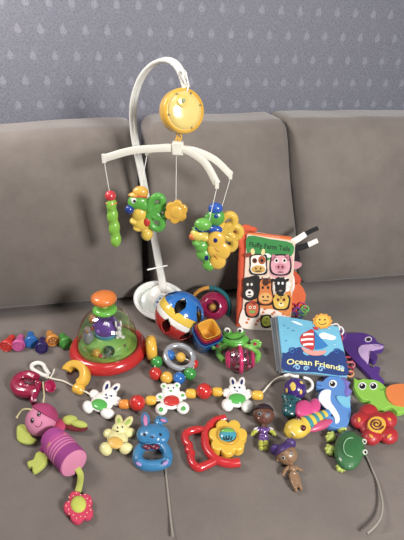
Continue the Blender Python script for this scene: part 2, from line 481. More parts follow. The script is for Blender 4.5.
bm = B(); ptube(bm, Plane((0, 1.11, 0), (0, -1, .06)), [(147.5, 269.8, 0), (167.5, 265.6, 0)], .0024); O('cross_pin', bm, WHITE, t)
up_pts = [ST(146.5, 198, .0), ST(140, 165, 0), ST(135, 140, 0), ST(133, 120, 0), ST(133.5, 103, .01), ST(137, 88, .02), ST(143, 75, .035), ST(152, 65, .055), ST(163, 60, .08), ST(173, 62, .10), ST(180, 70, .115), ST(184.5, 82, .125), ST(186, 88, .13)]
for dx in (-.0042, .0042):
    bm = B(); tube(bm, [p + Vector((dx, 0, dx*.3)) for p in cr(up_pts, 6)], [.0058, .0048], 12)
    O('arm_tube', bm, plastic('#e2e2da', .25, coat=.5), t)
hk = ST(186, 88, .13); YH = hk.y
H = V(YH - .004)
bm = B(); ptube(bm, H, [(185.5, 84, 0), (183, 76, 0), (183.5, 71, 0), (185.5, 72, 0), (187, 78, 0), (188, 84, 0), (187.5, 90, 0), (185.5, 93, 0), (183.5, 90, 0), (184, 86, 0)], .0019, 5); O('hook', bm, WHITE, t)

# ---------------------------------------------------------------- music box
cM = V(YH)(181.8, 111.3); ax = Vector((.41, -.86, .20)).normalized(); MF = frame(ax, (0, 0, 1))
pm = V(YH).px(184, 112); rm = 21.5 * pm
t = thing('music_box', cM - ax*.02, 'round yellow music box hanging from the hook of the mobile stand', 'music box')
mm = T4(cM - ax * .017) @ MF
bm = B(); lathe(bm, [(rm*.9, -.001), (rm*.98, .000), (rm, .004), (rm, .030), (rm*.97, .034), (rm*.88, .0355), (rm*.86, .033), (rm*.1, .033)], mm, 48); O('case', bm, YEL, t, ang=60)
bm = B(); lathe(bm, [(rm*.84, .032), (rm*.82, .0355), (rm*.6, .0385), (rm*.2, .0395)], mm, 40); fc = O('face_plate', bm, plastic('#f8dc78', .16, coat=1), t, ang=60)
bm = B(); lathe(bm, [(rm*.30, .037), (rm*.27, .043), (rm*.2, .044)], mm @ T4((rm*.42, rm*.12, 0)), 24); kb = O('winding_knob', bm, plastic('#f6d766', .2, coat=.6), t)
bm = B(); lathe(bm, [(rm*.1, .043), (rm*.08, .048)], mm @ T4((rm*.42, rm*.12, 0)), 14); O('knob_shaft', bm, plastic('#7f8a52', .4), kb)
for a in (25, 100, 200, 285, 335):
    bm = B(); lathe(bm, [(.0022, .033), (.0018, .0385)], mm @ T4((rm*.80*math.cos(R(a)), rm*.80*math.sin(R(a)), 0)), 10); O('screw', bm, plastic('#6d5f1d', .4), t)
bm = B(); ptube(bm, V(YH), [(184, 93, 0), (183, 89, 0), (185, 86, 0), (187, 89, 0), (186, 93, 0)], .0017, 5); O('top_loop', bm, YEL, t)
bm = B(); ptube(bm, V(YH), [(180, 131, 0), (177, 135, 0), (178, 139, 0), (181, 139, 0), (181, 135, 0), (178, 133.5, 0)], .0018, 5); O('bottom_loop', bm, YEL, t)

# ---------------------------------------------------------------- cross hanger
hub = V(YH)(178, 148)
t = thing('mobile_hanger', hub, 'white curved cross bar hanger below the yellow music box', 'mobile hanger')
bm = B(); bmesh.ops.create_cube(bm, size=1, matrix=T4(hub) @ Matrix.Diagonal((.026, .024, .030, 1))); O('hub', bm, CREAM, t, bevel=.003)
bm = B(); ptube(bm, V(YH), [(178, 143, 0), (176, 141, 0), (176.5, 138, 0), (179, 137.5, 0), (180, 140, 0), (178.5, 142, 0)], .0018, 5); O('hook', bm, YEL, t)
armL = [hub, V(YH - .003)(155, 148.5), V(YH - .006)(130, 151), V(YH - .008)(104, 158.5)]
armRB = [hub, V(YH + .012)(197, 151.5), V(YH + .03)(215, 160), V(YH + .045)(230.5, 175)]
armRF = [hub, V(YH - .02)(190, 152), V(YH - .045)(205, 163), V(YH - .065)(217, 184)]
armLB = [hub, V(YH + .02)(166, 147.5), V(YH + .04)(156, 148.8), V(YH + .058)(147, 151)]
TIPS = {}
for nm, a, e in (('L', armL, (103.5, 158)), ('RB', armRB, (231, 176)), ('RF', armRF, (217, 185)), ('LB', armLB, (144, 160))):
    c = cr(a, 8); bm = B(); tube(bm, c, 1, flat=(.0045, .0085), up=(0, 0, 1)); ar = O('arm', bm, CREAM, t, bevel=.001)
    TIPS[nm] = c[-1]
    bm = B(); bmesh.ops.create_cube(bm, size=1, matrix=T4(c[-1]) @ Matrix.Diagonal((.009, .010, .021, 1))); O('end_cap', bm, CREAM, ar, bevel=.0015)
STR = plastic('#e8e6df', .7)
def string(parent, a, b):
    bm = B(); tube(bm, [a, (a + b) / 2, b], .0009, 6); O('string', bm, STR, parent)

def ellh(bm, M, x, y, a, b_, th, off=None, ang=0): ell(bm, M, x, y, a*1.24, b_*1.24, th*1.12, off, ang)
# edge-on hanging figure
P = V(TIPS['L'].y)
t = thing('hanging_figure', P(113, 243), 'green hanging toy figure with a red ball cap, seen edge-on under the left hanger arm', 'mobile toy', 'toys hanging from the mobile')
string(t, TIPS['L'] - Vector((0, 0, .008)), P(109.5, 192))
bm = B()
for x, y, a, b in ((111.5, 205, 4.2, 6.5), (112.5, 216, 4.6, 7), (114.3, 228, 4.6, 7), (116, 240, 4.3, 6)): ellh(bm, P, x, y, a, b, .013, 0, -5)
ptube(bm, P, [(111, 203, 0), (112.5, 216, 0), (114.3, 228, 0), (116, 241, 0)], .0122)
O('body', bm, LIME, t, remesh=.0009)
bm = B(); sph(bm, P, 110.5, 196, 5.6, 0); O('cap', bm, plastic('#dc3640', .3, coat=.4), t)
bm = B(); ptube(bm, P, [(106, 203, .004), (111, 205, .013), (117, 202.5, .004)], .0016); O('collar', bm, ORA, t)

def wing(t, P, cx, cy, lobes, r, mat, off=0, name='wing'):
    bm = B()
    for (x, y, hw) in lobes:
        dx, dy = x - cx, y - cy; L_ = math.hypot(dx, dy); ux, uy = dx / L_, dy / L_
        pts = []
        for k in range(12):
            a = 2*math.pi*k/12; la = L_*.52*math.cos(a) + L_*.62; lb = hw * math.sin(a)
            pts.append((cx + ux*la - uy*lb, cy + uy*la + ux*lb, off))
        ptube(bm, P, pts, r, 3, True, 10)
    ellh(bm, P, cx, cy, 3.6, 6, .007, off)
    return O(name, bm, mat, t, remesh=.0008, smooth=2)
# green winged one
P = V(TIPS['LB'].y - .03)
t = thing('hanging_butterfly', P(147, 238), 'hanging butterfly with yellow body, yellow cap and green open wings, before the stand pole', 'mobile toy', 'toys hanging from the mobile')
string(t, TIPS['LB'] - Vector((0, 0, .008)), P(141, 188))
bm = B()
for x, y, a, b in ((139.5, 214, 6.5, 7), (141.5, 223.5, 7.5, 6.5), (147, 234, 5, 5.5), (134, 221, 3.6, 3.2), (138, 228, 4, 3)): ellh(bm, P, x, y, a, b, .014, 0)
ptube(bm, P, [(139, 212, 0), (142, 223, 0), (147, 235, 0)], .0115)
O('body', bm, plastic('#f2cb3a', .28, coat=.4), t, remesh=.0009, smooth=9)
bm = B(); ellh(bm, P, 138, 202, 8.5, 6.5, .014, 0); ellh(bm, P, 144, 205.5, 7, 5, .012, 0); O('head', bm, plastic('#5fb83a', .3, coat=.4), t, remesh=.0009, smooth=9)
bm = B(); ellh(bm, P, 140.5, 192, 6.5, 5, .013, 0); ellh(bm, P, 138, 195, 8, 2.5, .012, 0); O('cap', bm, plastic('#f0b52e', .3, coat=.4), t, remesh=.0009, smooth=9)
bm = B(); ptube(bm, P, [(132.5, 197, .006), (139, 196.5, .015), (147, 197.5, .006)], .0018); O('cap_band', bm, plastic('#d84b22', .3), t)
bm = B(); sph(bm, P, 129.5, 209.5, 4.6, .008); O('nose', bm, plastic('#1f3f9b', .25, coat=.4), t)
bm = B(); ellh(bm, P, 134, 201, 2.4, 2.4, .003, .0125); e = O('eye', bm, WHITE, t); bm = B(); ellh(bm, P, 134.5, 201, 1.2, 1.4, .002, .0155); O('pupil', bm, BLK, e)
bm = B(); ellh(bm, P, 147, 222.5, 2.8, 3.4, .004, .012); O('patch', bm, plastic('#d5392b', .3), t)
wing(t, P, 150, 212, ((159.5, 199, 5.8), (165.5, 212.5, 5.8), (159, 226, 5.8)), .0098, plastic('#55b33c', .28, coat=.4), .004)
# flower
P = V(YH)
t = thing('hanging_flower', P(176, 222), 'yellow six-petalled flower hanging in the middle of the mobile', 'mobile toy', 'toys hanging from the mobile')
string(t, hub - Vector((.004, 0, .014)), P(176, 203))
bm = B(); plate(bm, P, petals(176, 212.5, 9.4, 11.8, 6, 20), -.006, .006, 0); O('petals', bm, plastic('#efb62a', .3, coat=.3), t, bevel=.003)
bm = B(); ellh(bm, P, 176, 212.5, 5, 5, .003, .006); O('center', bm, plastic('#f0bb33', .3, coat=.3), t)
# blue-capped one behind
P = V(TIPS['RB'].y)
t = thing('hanging_butterfly', P(215, 245), 'hanging butterfly with blue cap and yellow open wings, the rear one of the right pair', 'mobile toy', 'toys hanging from the mobile')
string(t, TIPS['RB'] - Vector((0, 0, .008)), P(221, 210))
bm = B(); ellh(bm, P, 215.5, 217.5, 8, 7, .014, 0); ellh(bm, P, 209, 218, 4, 4, .01, 0); ellh(bm, P, 216, 240, 6, 8, .013, 0); O('body', bm, plastic('#56ad38', .3, coat=.4), t, remesh=.0009, smooth=9)
bm = B(); ellh(bm, P, 215.5, 229, 6, 4.5, .015, 0); O('scarf', bm, plastic('#2358b8', .3, coat=.4), t)
bm = B(); ellh(bm, P, 215.5, 208.5, 6, 5, .013, 0); O('cap', bm, plastic('#2b62c4', .3, coat=.4), t)
bm = B(); ellh(bm, P, 216, 216.5, 2, 2, .003, .013); O('badge', bm, plastic('#214a9c', .3), t)
wing(t, P, 221, 231.5, ((231, 217.5, 6.4), (238, 232, 6.4), (231, 246, 6.4)), .0108, plastic('#f2c534', .28, coat=.4), -.004)
# green-capped one in front
P = V(TIPS['RF'].y)
t = thing('hanging_butterfly', P(209, 268), 'hanging butterfly with green cap, green body and yellow wings, nearest of the right pair', 'mobile toy', 'toys hanging from the mobile')
string(t, TIPS['RF'] - Vector((0, 0, .008)), P(209, 222))
bm = B()
for x, y, a, b in ((201.5, 246, 6, 6), (204, 254, 6.5, 6), (209, 264.5, 5.5, 5.5), (196, 242, 3.5, 4)): ellh(bm, P, x, y, a, b, .014, 0)
ptube(bm, P, [(201.5, 244, 0), (204, 254, 0), (209, 265, 0)], .0115)
O('body', bm, plastic('#63b53c', .3, coat=.4), t, remesh=.0009, smooth=9)
bm = B(); ellh(bm, P, 198, 234.5, 6.5, 5.5, .014, 0); ellh(bm, P, 205, 237, 5, 4, .012, 0); O('face', bm, plastic('#ead24e', .3, coat=.4), t, remesh=.0009, smooth=9)
bm = B(); ellh(bm, P, 203, 224.5, 7.2, 5.5, .014, 0); ellh(bm, P, 200.5, 228.5, 7, 2.6, .013, 0); O('cap', bm, plastic('#68bb3e', .3, coat=.4), t, remesh=.0009, smooth=9)
bm = B(); ptube(bm, P, [(195, 228, .008), (201, 231.5, .015), (208, 231, .008)], .0024); O('goggles', bm, plastic('#17345c', .25), t)
bm = B(); sph(bm, P, 192.3, 236.8, 3.6, .006); O('nose', bm, plastic('#d9702e', .3), t)
bm = B(); bmesh.ops.create_cube(bm, size=1, matrix=T4(P(206.5, 257.5, .012)) @ Matrix.Diagonal((.010, .008, .013, 1))); O('patch', bm, NAVY, t, bevel=.002)
bm = B()
for x, y, a, b in ((216, 240.5, 7.5, 7.5), (221, 251, 7.8, 7.5), (217.5, 261.5, 6.8, 6.5), (213, 250, 5, 6)): ellh(bm, P, x, y, a, b, .008, .008)
wg = O('wing', bm, plastic('#f2c032', .28, coat=.4), t, remesh=.0009, smooth=9)
bm = B(); ellh(bm, P, 215.5, 240.5, 2, 2.2, .002, .0155); O('wing_dot', bm, NAVY, wg)
for x, y, an in ((217, 250, -35), (215.5, 256.5, -55)):
    bm = B(); ell(bm, P, x, y, 4.5, .9, .0015, .0155, an); O('wing_groove', bm, plastic('#c98f18', .4), wg)

# ---------------------------------------------------------------- ball popper
c = G(109, 353, 0); c.z = 0
t = thing('ball_popper', c, 'clear domed popping toy with red ring base and orange push knob', 'popping toy')
s_ = G.px(108, 350, .02)
m = T4(c)
bm = B(); lathe(bm, [(.056, .002), (.094, .002), (.100, .008), (.1015, .017), (.097, .028), (.090, .034), (.082, .034), (.078, .028)], m, 56); O('ring_base', bm, plastic('#cf2424', .22, coat=.6), t, ang=70)
bm = B(); lathe(bm, [(.0765, .024), (.0755, .034)], m, 48); O('grass_floor', bm, plastic('#8cc747', .5), t)
bm = B(); lathe(bm, [(.060, .034), (.050, .046), (.036, .060), (.030, .064)], m, 40); O('grass_hill', bm, plastic('#7dbb3f', .5), t)
bm = B(); prof = []
for k in range(15):
    a = R(90) * k / 14; prof.append((.0785 * math.cos(a)**.80 if k < 14 else .0, .030 + .108 * math.sin(a)))
prof = [p for p in prof if p[0] > .016] + [(.016, .138)]
rings = []
for r_, z_ in prof: rings.append([c + Vector((r_*math.cos(2*math.pi*k/48), r_*math.sin(2*math.pi*k/48), z_)) for k in range(48)])
loft(bm, rings, False, False); O('dome', bm, clear(amount=.35), t, ang=180)
bm = B(); lathe(bm, [(.012, .130), (.028, .132), (.031, .136), (.030, .141), (.024, .146), (.012, .147)], m, 36); O('collar', bm, plastic('#6cc53a', .25, coat=.5), t, ang=60)
bm = B(); lathe(bm, [(.009, .140), (.009, .166)], m, 20); O('plunger', bm, plastic('#d8cf63', .3), t)
bm = B(); lathe(bm, [(.018, .160), (.029, .162), (.032, .168), (.031, .176), (.024, .181), (.010, .1835)], m, 36); O('push_knob', bm, plastic('#ee7f22', .3, coat=.4), t, ang=60)
bm = B(); lathe(bm, [(.030, .058), (.032, .074)], m @ T4((.0, .0, 0)), 28); O('teal_drum', bm, plastic('#3f9bb0', .3, coat=.4), t, bevel=.002)
bm = B(); lathe(bm, [(.030, .074), (.032, .082), (.029, .100), (.020, .112)], m, 28); pd = O('purple_drum', bm, plastic('#6b3fa0', .3, coat=.4), t)
for a in range(0, 360, 60):
    bm = B(); ell(bm, Plane(c + Vector((.034*math.cos(R(a)), .034*math.sin(R(a)), .075)), (math.cos(R(a)), math.sin(R(a)), .2)), 0, 0, 1, 1, .001) if False else bmesh.ops.create_uvsphere(bm, u_segments=12, v_segments=8, radius=.006, matrix=T4(c + Vector((.030*math.cos(R(a)), .030*math.sin(R(a)), .088)))); O('drum_knob', bm, plastic('#8455ba', .3), pd)
def inball(name, x, y, z, r, h, sq=1, label=None):
    bm = B(); bmesh.ops.create_uvsphere(bm, u_segments=20, v_segments=14, radius=r, matrix=T4(c + Vector((x, y, z))) @ Matrix.Diagonal((1, 1, sq, 1))); return O(name, bm, plastic(h, .3, coat=.4), t, label=label)
inball('ball', .014, -.052, .047, .0145, '#1d4a2c', label='dark green ball')
inball('ball', -.018, -.053, .043, .011, '#e7b92c', label='yellow ball')
inball('ball', -.006, -.060, .039, .0055, '#c93226', label='small red ball')
inball('ball', .045, -.020, .040, .006, '#7b4a23', label='small brown ball')
bb = inball('bird', -.046, -.012, .060, .015, '#87898b', 1.5, label='grey bird figure'); bm = B(); bmesh.ops.create_uvsphere(bm, u_segments=14, v_segments=10, radius=.009, matrix=T4(c + Vector((-.045, -.018, .087)))); O('bird_head', bm, plastic('#a09287', .3), bb)
bm = B(); bmesh.ops.create_cone(bm, cap_ends=True, segments=10, radius1=.004, radius2=.0005, depth=.01, matrix=T4(c + Vector((-.043, -.028, .088))) @ Matrix.Rotation(R(90), 4, 'X')); O('beak', bm, ORA, bb)
inball('chick', -.036, .012, .100, .011, '#d98a34', 1.2, label='orange figure near the dome top')
q = c + Vector((.036, -.022, .080))
bm = B()
for x, z, a, b_ in ((0, 0, .007, .012), (.001, .016, .0065, .007), (-.006, .030, .003, .010), (.006, .031, .003, .010), (-.007, .002, .003, .006), (.009, -.010, .005, .004), (-.005, -.011, .005, .004)):
    bmesh.ops.create_uvsphere(bm, u_segments=14, v_segments=10, radius=1, matrix=T4(q + Vector((x, 0, z))) @ Matrix.Diagonal((a, .005, b_, 1)))
rb = O('rabbit', bm, WHITE, t, remesh=.0007, smooth=2)
for dx in (-.0015, .004):
    bm = B(); bmesh.ops.create_uvsphere(bm, u_segments=8, v_segments=6, radius=.0011, matrix=T4(q + Vector((dx, -.005, .018)))); O('rabbit_eye', bm, BLK, rb)
for k in range(16):
    a = 2.399*k; r_ = .045 + .02 * ((k*7) % 5) / 5
    bm = B(); lathe(bm, [(.0045, .0345), (.002, .0375)], m @ T4((r_*math.cos(a), r_*math.sin(a), 0)), 8); O('floor_leaf', bm, plastic(('#d8b94c', '#3f8f2e', '#6b4a25')[k % 3], .5), t)

# ---------------------------------------------------------------- big rattle ball
c, rB = sph(B(), G, 179.5, 315.5, 22)
t = thing('rattle_ball', Vector((c.x, c.y, 0)), 'large rattle ball in blue, yellow, white and red with leaf-shaped slots', 'ball')
xr = Vector((.54, .22, .84)).normalized(); fr = T4(c) @ frame(xr, (1, 0, -.8)); ORG[t.name] = Vector((c.x, c.y, 0))
def ballseg(name, lat0, lat1, mat, rr=1.0, slots=()):
    bm = B(); nl = max(2, int((lat1 - lat0) / 1.8)); nu = 180; vs = []
    for i in range(nl + 1):
        la = R(lat0 + (lat1 - lat0) * i / nl)
        vs.append([bm.verts.new(fr @ Vector((rB*rr*math.cos(la)*math.cos(2*math.pi*k/nu), rB*rr*math.cos(la)*math.sin(2*math.pi*k/nu), rB*rr*math.sin(la)))) for k in range(nu)])
    for i in range(nl):
        la = lat0 + (lat1 - lat0) * (i + .5) / nl
        for k in range(nu):
            lo = 360 * (k + .5) / nu
            cut = False
            for (sa, so, ha, ho, tilt) in slots:
                dl = (lo - so + 180) % 360 - 180; x = dl * math.cos(R(la)); y = la - sa
                u = x * math.cos(R(tilt)) + y * math.sin(R(tilt)); v_ = -x * math.sin(R(tilt)) + y * math.cos(R(tilt))
                if abs(v_) < ha and abs(u) < ho * (1 - (v_ / ha)**2): cut = True
            if not cut: bm.faces.new((vs[i][k], vs[i][(k+1) % nu], vs[i+1][(k+1) % nu], vs[i+1][k]))
    loose = [v_ for v_ in bm.verts if not v_.link_faces]; bmesh.ops.delete(bm, geom=loose, context='VERTS')
    return O(name, bm, mat, t, solid=.003, ang=60)
sl1 = [(38, 22 + 72*k, 24, 12, 12) for k in range(5)]; sl2 = [(-24, 0 + 60*k, 22, 12, 12) for k in range(6)]
ballseg('blue_cap', 22, 88.5, plastic('#1c78cf', .2, coat=.6), 1, sl1)
ballseg('yellow_band', 3, 22, plastic('#f3cb2c', .2, coat=.6), 1.006, sl1)
ballseg('white_band', -11, 3, plastic('#ebe8e0', .2, coat=.6), 1, sl2)
ballseg('red_cap', -88.5, -11, plastic('#c22a26', .2, coat=.6), 1, sl2)
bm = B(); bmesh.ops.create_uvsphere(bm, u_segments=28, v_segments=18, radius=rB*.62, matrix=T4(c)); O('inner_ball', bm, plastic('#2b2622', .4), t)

# ---------------------------------------------------------------- magenta ball with ring handle
c, rr = sph(B(), G, 213.4, 306, 13.6)
t = thing('ring_rattle', Vector((c.x, c.y, 0)), 'magenta ball rattle with a half yellow, half teal ring behind it', 'rattle')
fa = Vector((-.08, -.86, .5)).normalized(); m = T4(c) @ frame(fa, (1, 0, 0))
bm = B(); prof = []
for k in range(3, 22):
    a = R(-84 + 168 * k / 24) ; prof.append((rr*math.cos(a), rr*math.sin(a)))
a_ = prof[-1]; prof = [(.004, -rr*.985)] + [(rr*math.cos(R(x)), rr*math.sin(R(x))) for x in range(-80, 62, 8)] + [(rr*.46, rr*.84), (rr*.43, rr*.70), (rr*.40, rr*.30), (.002, rr*.28)]
lathe(bm, prof, m, 40); bl = O('ball', bm, plastic('#a3154d', .2, coat=.6), t, ang=50)
bm = B(); bmesh.ops.create_uvsphere(bm, u_segments=18, v_segments=12, radius=rr*.26, matrix=m @ T4((-.002, -.002, rr*.45))); O('inner_bead', bm, plastic('#b9892a', .35), bl)
Pr = V(c.y + .035); 
rc = Pr(210.5, 306.5); Rr = 19.5 * Pr.px(210, 306)
mr = T4(rc) @ frame((-.15, -.95, .25), (1, 0, 0))
bm = B(); torus(bm, mr, Rr, .0062, 30, 10, 1.6, 95, 250); O('ring_half', bm, plastic('#dd9c35', .35), t, label='yellow half of the ring')
bm = B(); torus(bm, mr, Rr, .0062, 30, 10, 1.6, -70, 95); O('ring_half', bm, plastic('#1a6a72', .35), t, label='teal half of the ring')

# ---------------------------------------------------------------- nested cups
axc = Vector((.16, -.42, .89)).normalized(); top = Plane(G(208, 352, 0) + Vector((0, 0, .02)), axc)
cc = G(207.5, 333, .062)
mc = T4(cc) @ frame(axc, (.80, .45, .1))
def sqr(a, p=4):
    c_, s__ = abs(math.cos(a)), abs(math.sin(a)); return 1 / (c_**p + s__**p)**(1/p)
def cup(h, hw, zt, dep, label):
    o = thing('nesting_cup', cc + axc * (zt - dep), label, 'cup', 'nested stacking cups')
    m2 = mc @ T4((0, 0, zt))
    bm = B(); lathe(bm, [(hw*.80, -dep), (hw*.84, -dep + .002), (hw*.98, -.004), (hw*1.03, -.003), (hw*1.04, 0), (hw*1.0, .0018), (hw*.95, 0), (hw*.90, -.01), (hw*.76, -dep + .003)], m2, 48, shape=sqr)
    return O('cup_body', bm, plastic(h, .25, coat=.5), o, ang=50)
hw0 = 10.2 * G.px(208, 330, .07)
cb = cup('#f4b82a', hw0*.93, .024, .050, 'yellow square cup with rounded corners, innermost of the nested cups')
bm = B(); bmesh.ops.create_uvsphere(bm, u_segments=16, v_segments=8, radius=1, matrix=mc @ T4((0, 0, -.0225)) @ Matrix.Diagonal((.011, .007, .0015, 1))); O('embossed_shape', bm, plastic('#e8a51f', .3), cb)
cup('#e5552a', hw0*1.02, .0175, .050, 'orange-red square cup just outside the yellow one in the nest')
cup('#b5174f', hw0*1.11, .012, .050, 'crimson square cup, middle of the nested cups')
cup('#34216f', hw0*1.2, .0065, .050, 'dark violet square cup between the crimson and the blue one')
cup('#1b6fb5', hw0*1.3, .001, .056, 'blue square cup, outermost and largest of the nested cups')

# ---------------------------------------------------------------- frog rattle with clear barrel
t = thing('frog_rattle', G(238, 360, 0), 'bright green frog rattle hugging a clear and pink barrel', 'rattle')
FG = plastic('#58b531', .28, coat=.4)
bm = B(); ell(bm, G, 234.7, 339, 14.5, 6.5, .013, .028); ell(bm, G, 234.7, 343, 12, 5, .011, .022)
for x in (227.5, 240.5): ell(bm, G, x, 332.5, 4.6, 4.2, .010, .032)
hd = O('head', bm, FG, t, remesh=.001)
for x in (227.2, 240.2):
    bm = B(); ell(bm, G, x, 330.2, 3.2, 2.8, .006, .043); e = O('eye', bm, WHITE, hd)
    bm = B(); ell(bm, G, x + .4*(1 if x < 235 else -1), 331, 1.7, 1.8, .004, .047); O('pupil', bm, BLK, e)
bm = B(); ptube(bm, G, [(225.5, 336.5, .041), (230, 339, .0435), (234.7, 339.8, .044), (240, 338.6, .0435), (244, 335.6, .041)], .0013); O('mouth', bm, plastic('#17401a', .5), hd)
for sd in (-1, 1):
    hx = 217 if sd < 0 else 255.5; hy = 346 if sd < 0 else 344
    bm = B()
    sx = 234.7 + sd*9
    ptube(bm, G, [(sx, 345, .02), (234.7 + sd*14.5, 347.5, .022), (hx - sd*.5, hy + 1, .022)], .0085)
    ptube(bm, G, [(234.7 + sd*15.5, 347.5, .018), (240 + sd*19.5 - (2 if sd < 0 else 1), 354, .018), (240 + sd*16, 361, .018)], .0075)
    for ang in (150, 105, 60, 15, -40):
        aa = ang if sd > 0 else 180 - ang
        ell(bm, G, hx + 4.4*math.cos(R(aa)), hy - 3.2*math.sin(R(aa)), 2.3, 1.9, .006, .022)
    ell(bm, G, hx, hy, 4.4, 3.4, .008, .022)
    O('arm', bm, plastic('#72c242', .28, coat=.4), t, remesh=.001)
    bm = B(); ell(bm, G, hx - .5*sd, hy, 1.9, 1.7, .003, .031); O('hand_pad', bm, plastic('#b5254a', .35), t)
bc = G(240, 359.5, .036); rb_ = 13 * G.px(240, 359, .03); mb = T4(bc) @ frame((1, .05, 0.02), (0, 0, 1))
hl = 15.2 * G.px(240, 359, .03)
bm = B(); pr = [(rb_*.55, -hl*.82), (rb_*.80, -hl*.62), (rb_*.95, -hl*.3), (rb_, 0), (rb_*.95, hl*.3), (rb_*.80, hl*.62), (rb_*.55, hl*.82)]
rings = [[mb @ Vector((r_*math.cos(2*math.pi*k/32), r_*math.sin(2*math.pi*k/32), z_)) for k in range(32)] for r_, z_ in pr]
loft(bm, rings, False, False); O('barrel', bm, clear('#ffe9f1', .5, 'barrel'), t, ang=180)
PK = plastic('#d8226c', .25, coat=.5)
bm = B(); torus(bm, mb, rb_*.98, .0042, 36, 10, 1.2); O('middle_ring', bm, PK, t)
for s__ in (-1, 1):
    bm = B(); lathe(bm, [(rb_*.62, -.004), (rb_*.72, 0), (rb_*.52, .006), (rb_*.2, .008)] if s__ > 0 else [(rb_*.2, -.008), (rb_*.52, -.006), (rb_*.72, 0), (rb_*.62, .004)], mb @ T4((0, 0, s__*hl*.76)), 28); O('end_disc', bm, PK, t)
    bm = B(); torus(bm, mb @ T4((0, 0, s__*hl*.42)), rb_*.80, .0022, 28, 8); O('inner_ring', bm, plastic('#b0185a', .3), t)
bm = B(); lathe(bm, [(.005, -hl*.8), (.005, hl*.8)], mb, 14); O('axle', bm, plastic('#c98aa8', .3), t)
for k in range(7):
    a = 2.4*k; bm = B(); bmesh.ops.create_uvsphere(bm, u_segments=12, v_segments=8, radius=.0052, matrix=mb @ T4((rb_*.62*math.cos(a), rb_*.62*math.sin(a), hl*(-.5 + .17*k)))); O('rattle_bead', bm, plastic(('#c07aa0', '#e0709a', '#b7a0a8')[k % 3], .3), t)

# ---------------------------------------------------------------- silver ring with beads, and yellow caps
t = thing('ring_with_beads', G(176, 368, 0), 'silver-grey teething ring with a loop of eight coloured beads', 'teether')
pR = Plane(G(180, 370, .006), (.12, -.28, .95))
pts = [pR(x, y, .012) for x, y in circ(179.5, 357, 14.2, 11.2, 22, 30)]
bm = B(); tube(bm, pts, .0078, 12, True); O('teething_ring', bm, plastic('#a9adb3', .22, coat=.5, metal=.35), t)
bds = ((156.7, 361.7, 5.99, '#2f9a3a', 'green bead'), (155.5, 373.8, 6.42, '#d02a22', 'red bead'), (166.6, 377.8, 6.21, '#efb52a', 'yellow bead'), (179, 378.3, 6.21, '#1d6fc4', 'blue bead'), (190, 373.8, 6.31, '#2f9a3a', 'green bead'), (193.5, 363.6, 5, '#d02a22', 'red bead'), (180.7, 357.2, 5, '#e8b230', 'yellow bead'), (169.6, 355.2, 5.4, '#1d6fc4', 'blue bead'))
loop = []
for x, y, r_, h, lb in bds:
    bm = B(); cc_, r2 = sph(bm, G, x, y, r_, None if y > 358.5 else .026); loop.append(cc_); O('bead', bm, plastic(h, .2, coat=.6), t, label=lb)
bm = B(); tube(bm, cr(loop, 4, True), .0015, 8, True); O('bead_loop', bm, CORD, t)

def yring(px, py, R0p, rp, axis, label, z=None):
    s = G.px(px, py); r0, r1 = R0p*s, rp*s
    a = Vector(axis).normalized(); zz = (r0)*math.sqrt(1 - a.z*a.z) + r1
    c = G(px, py, zz)
    o = thing('yellow_ring', Vector((c.x, c.y, 0)), label, 'ring')
    m = T4(c) @ frame(a)
    bm = B(); lathe(bm, [(r0 - r1*.25, r1*.9), (r0 + r1*.5, r1*.95), (r0 + r1*.95, r1*.45), (r0 + r1, -r1*.2), (r0 + r1*.7, -r1*.9), (r0*.9, -r1*1.15), (r0*.5, -r1*1.2)], m, 36)
    O('rim', bm, YEL, o, ang=70)
    bm = B(); lathe(bm, [(r0*.80, r1*.60), (r0*.76, r1*.95)], m, 30); O('inner_shade_disc', bm, plastic('#5a3324', .5), o)  # dark brown disc painted as the shade inside the ring
    bm = B(); lathe(bm, [(r0*.3, r1*.9), (r0*.22, r1*1.2)], m, 20); O('center_hub', bm, plastic('#8b5a28', .4), o)
t = thing('yellow_ring', G(76, 376, 0), 'thick yellow arch with its inside shadow painted as a dark brown disc, left of the ball popper base', 'ring')
YP = Plane(G(76, 382, 0), (-.38, -.40, .83))
ring_pts = [YP(x, y, .012) for x, y in circ(75.6, 374.8, 9.6, 9.8, 0, 26, -72, 158)]
bm = B(); tube(bm, ring_pts, 1, flat=(.0095, .0125), up=YP.n); O('rim', bm, YEL, t, bevel=.003)
bm = B(); plate(bm, YP, circ(75.2, 374.8, 8.2, 8.4, 0, 26), .001, .006, 0); O('inner_shade_disc', bm, plastic('#4a2a26', .5), t)  # brown disc stands in for the shadow inside the arch
yring(151.5, 348, 7.8, 4.6, (1, .22, .0), 'thick yellow ring standing on edge right of the ball popper')

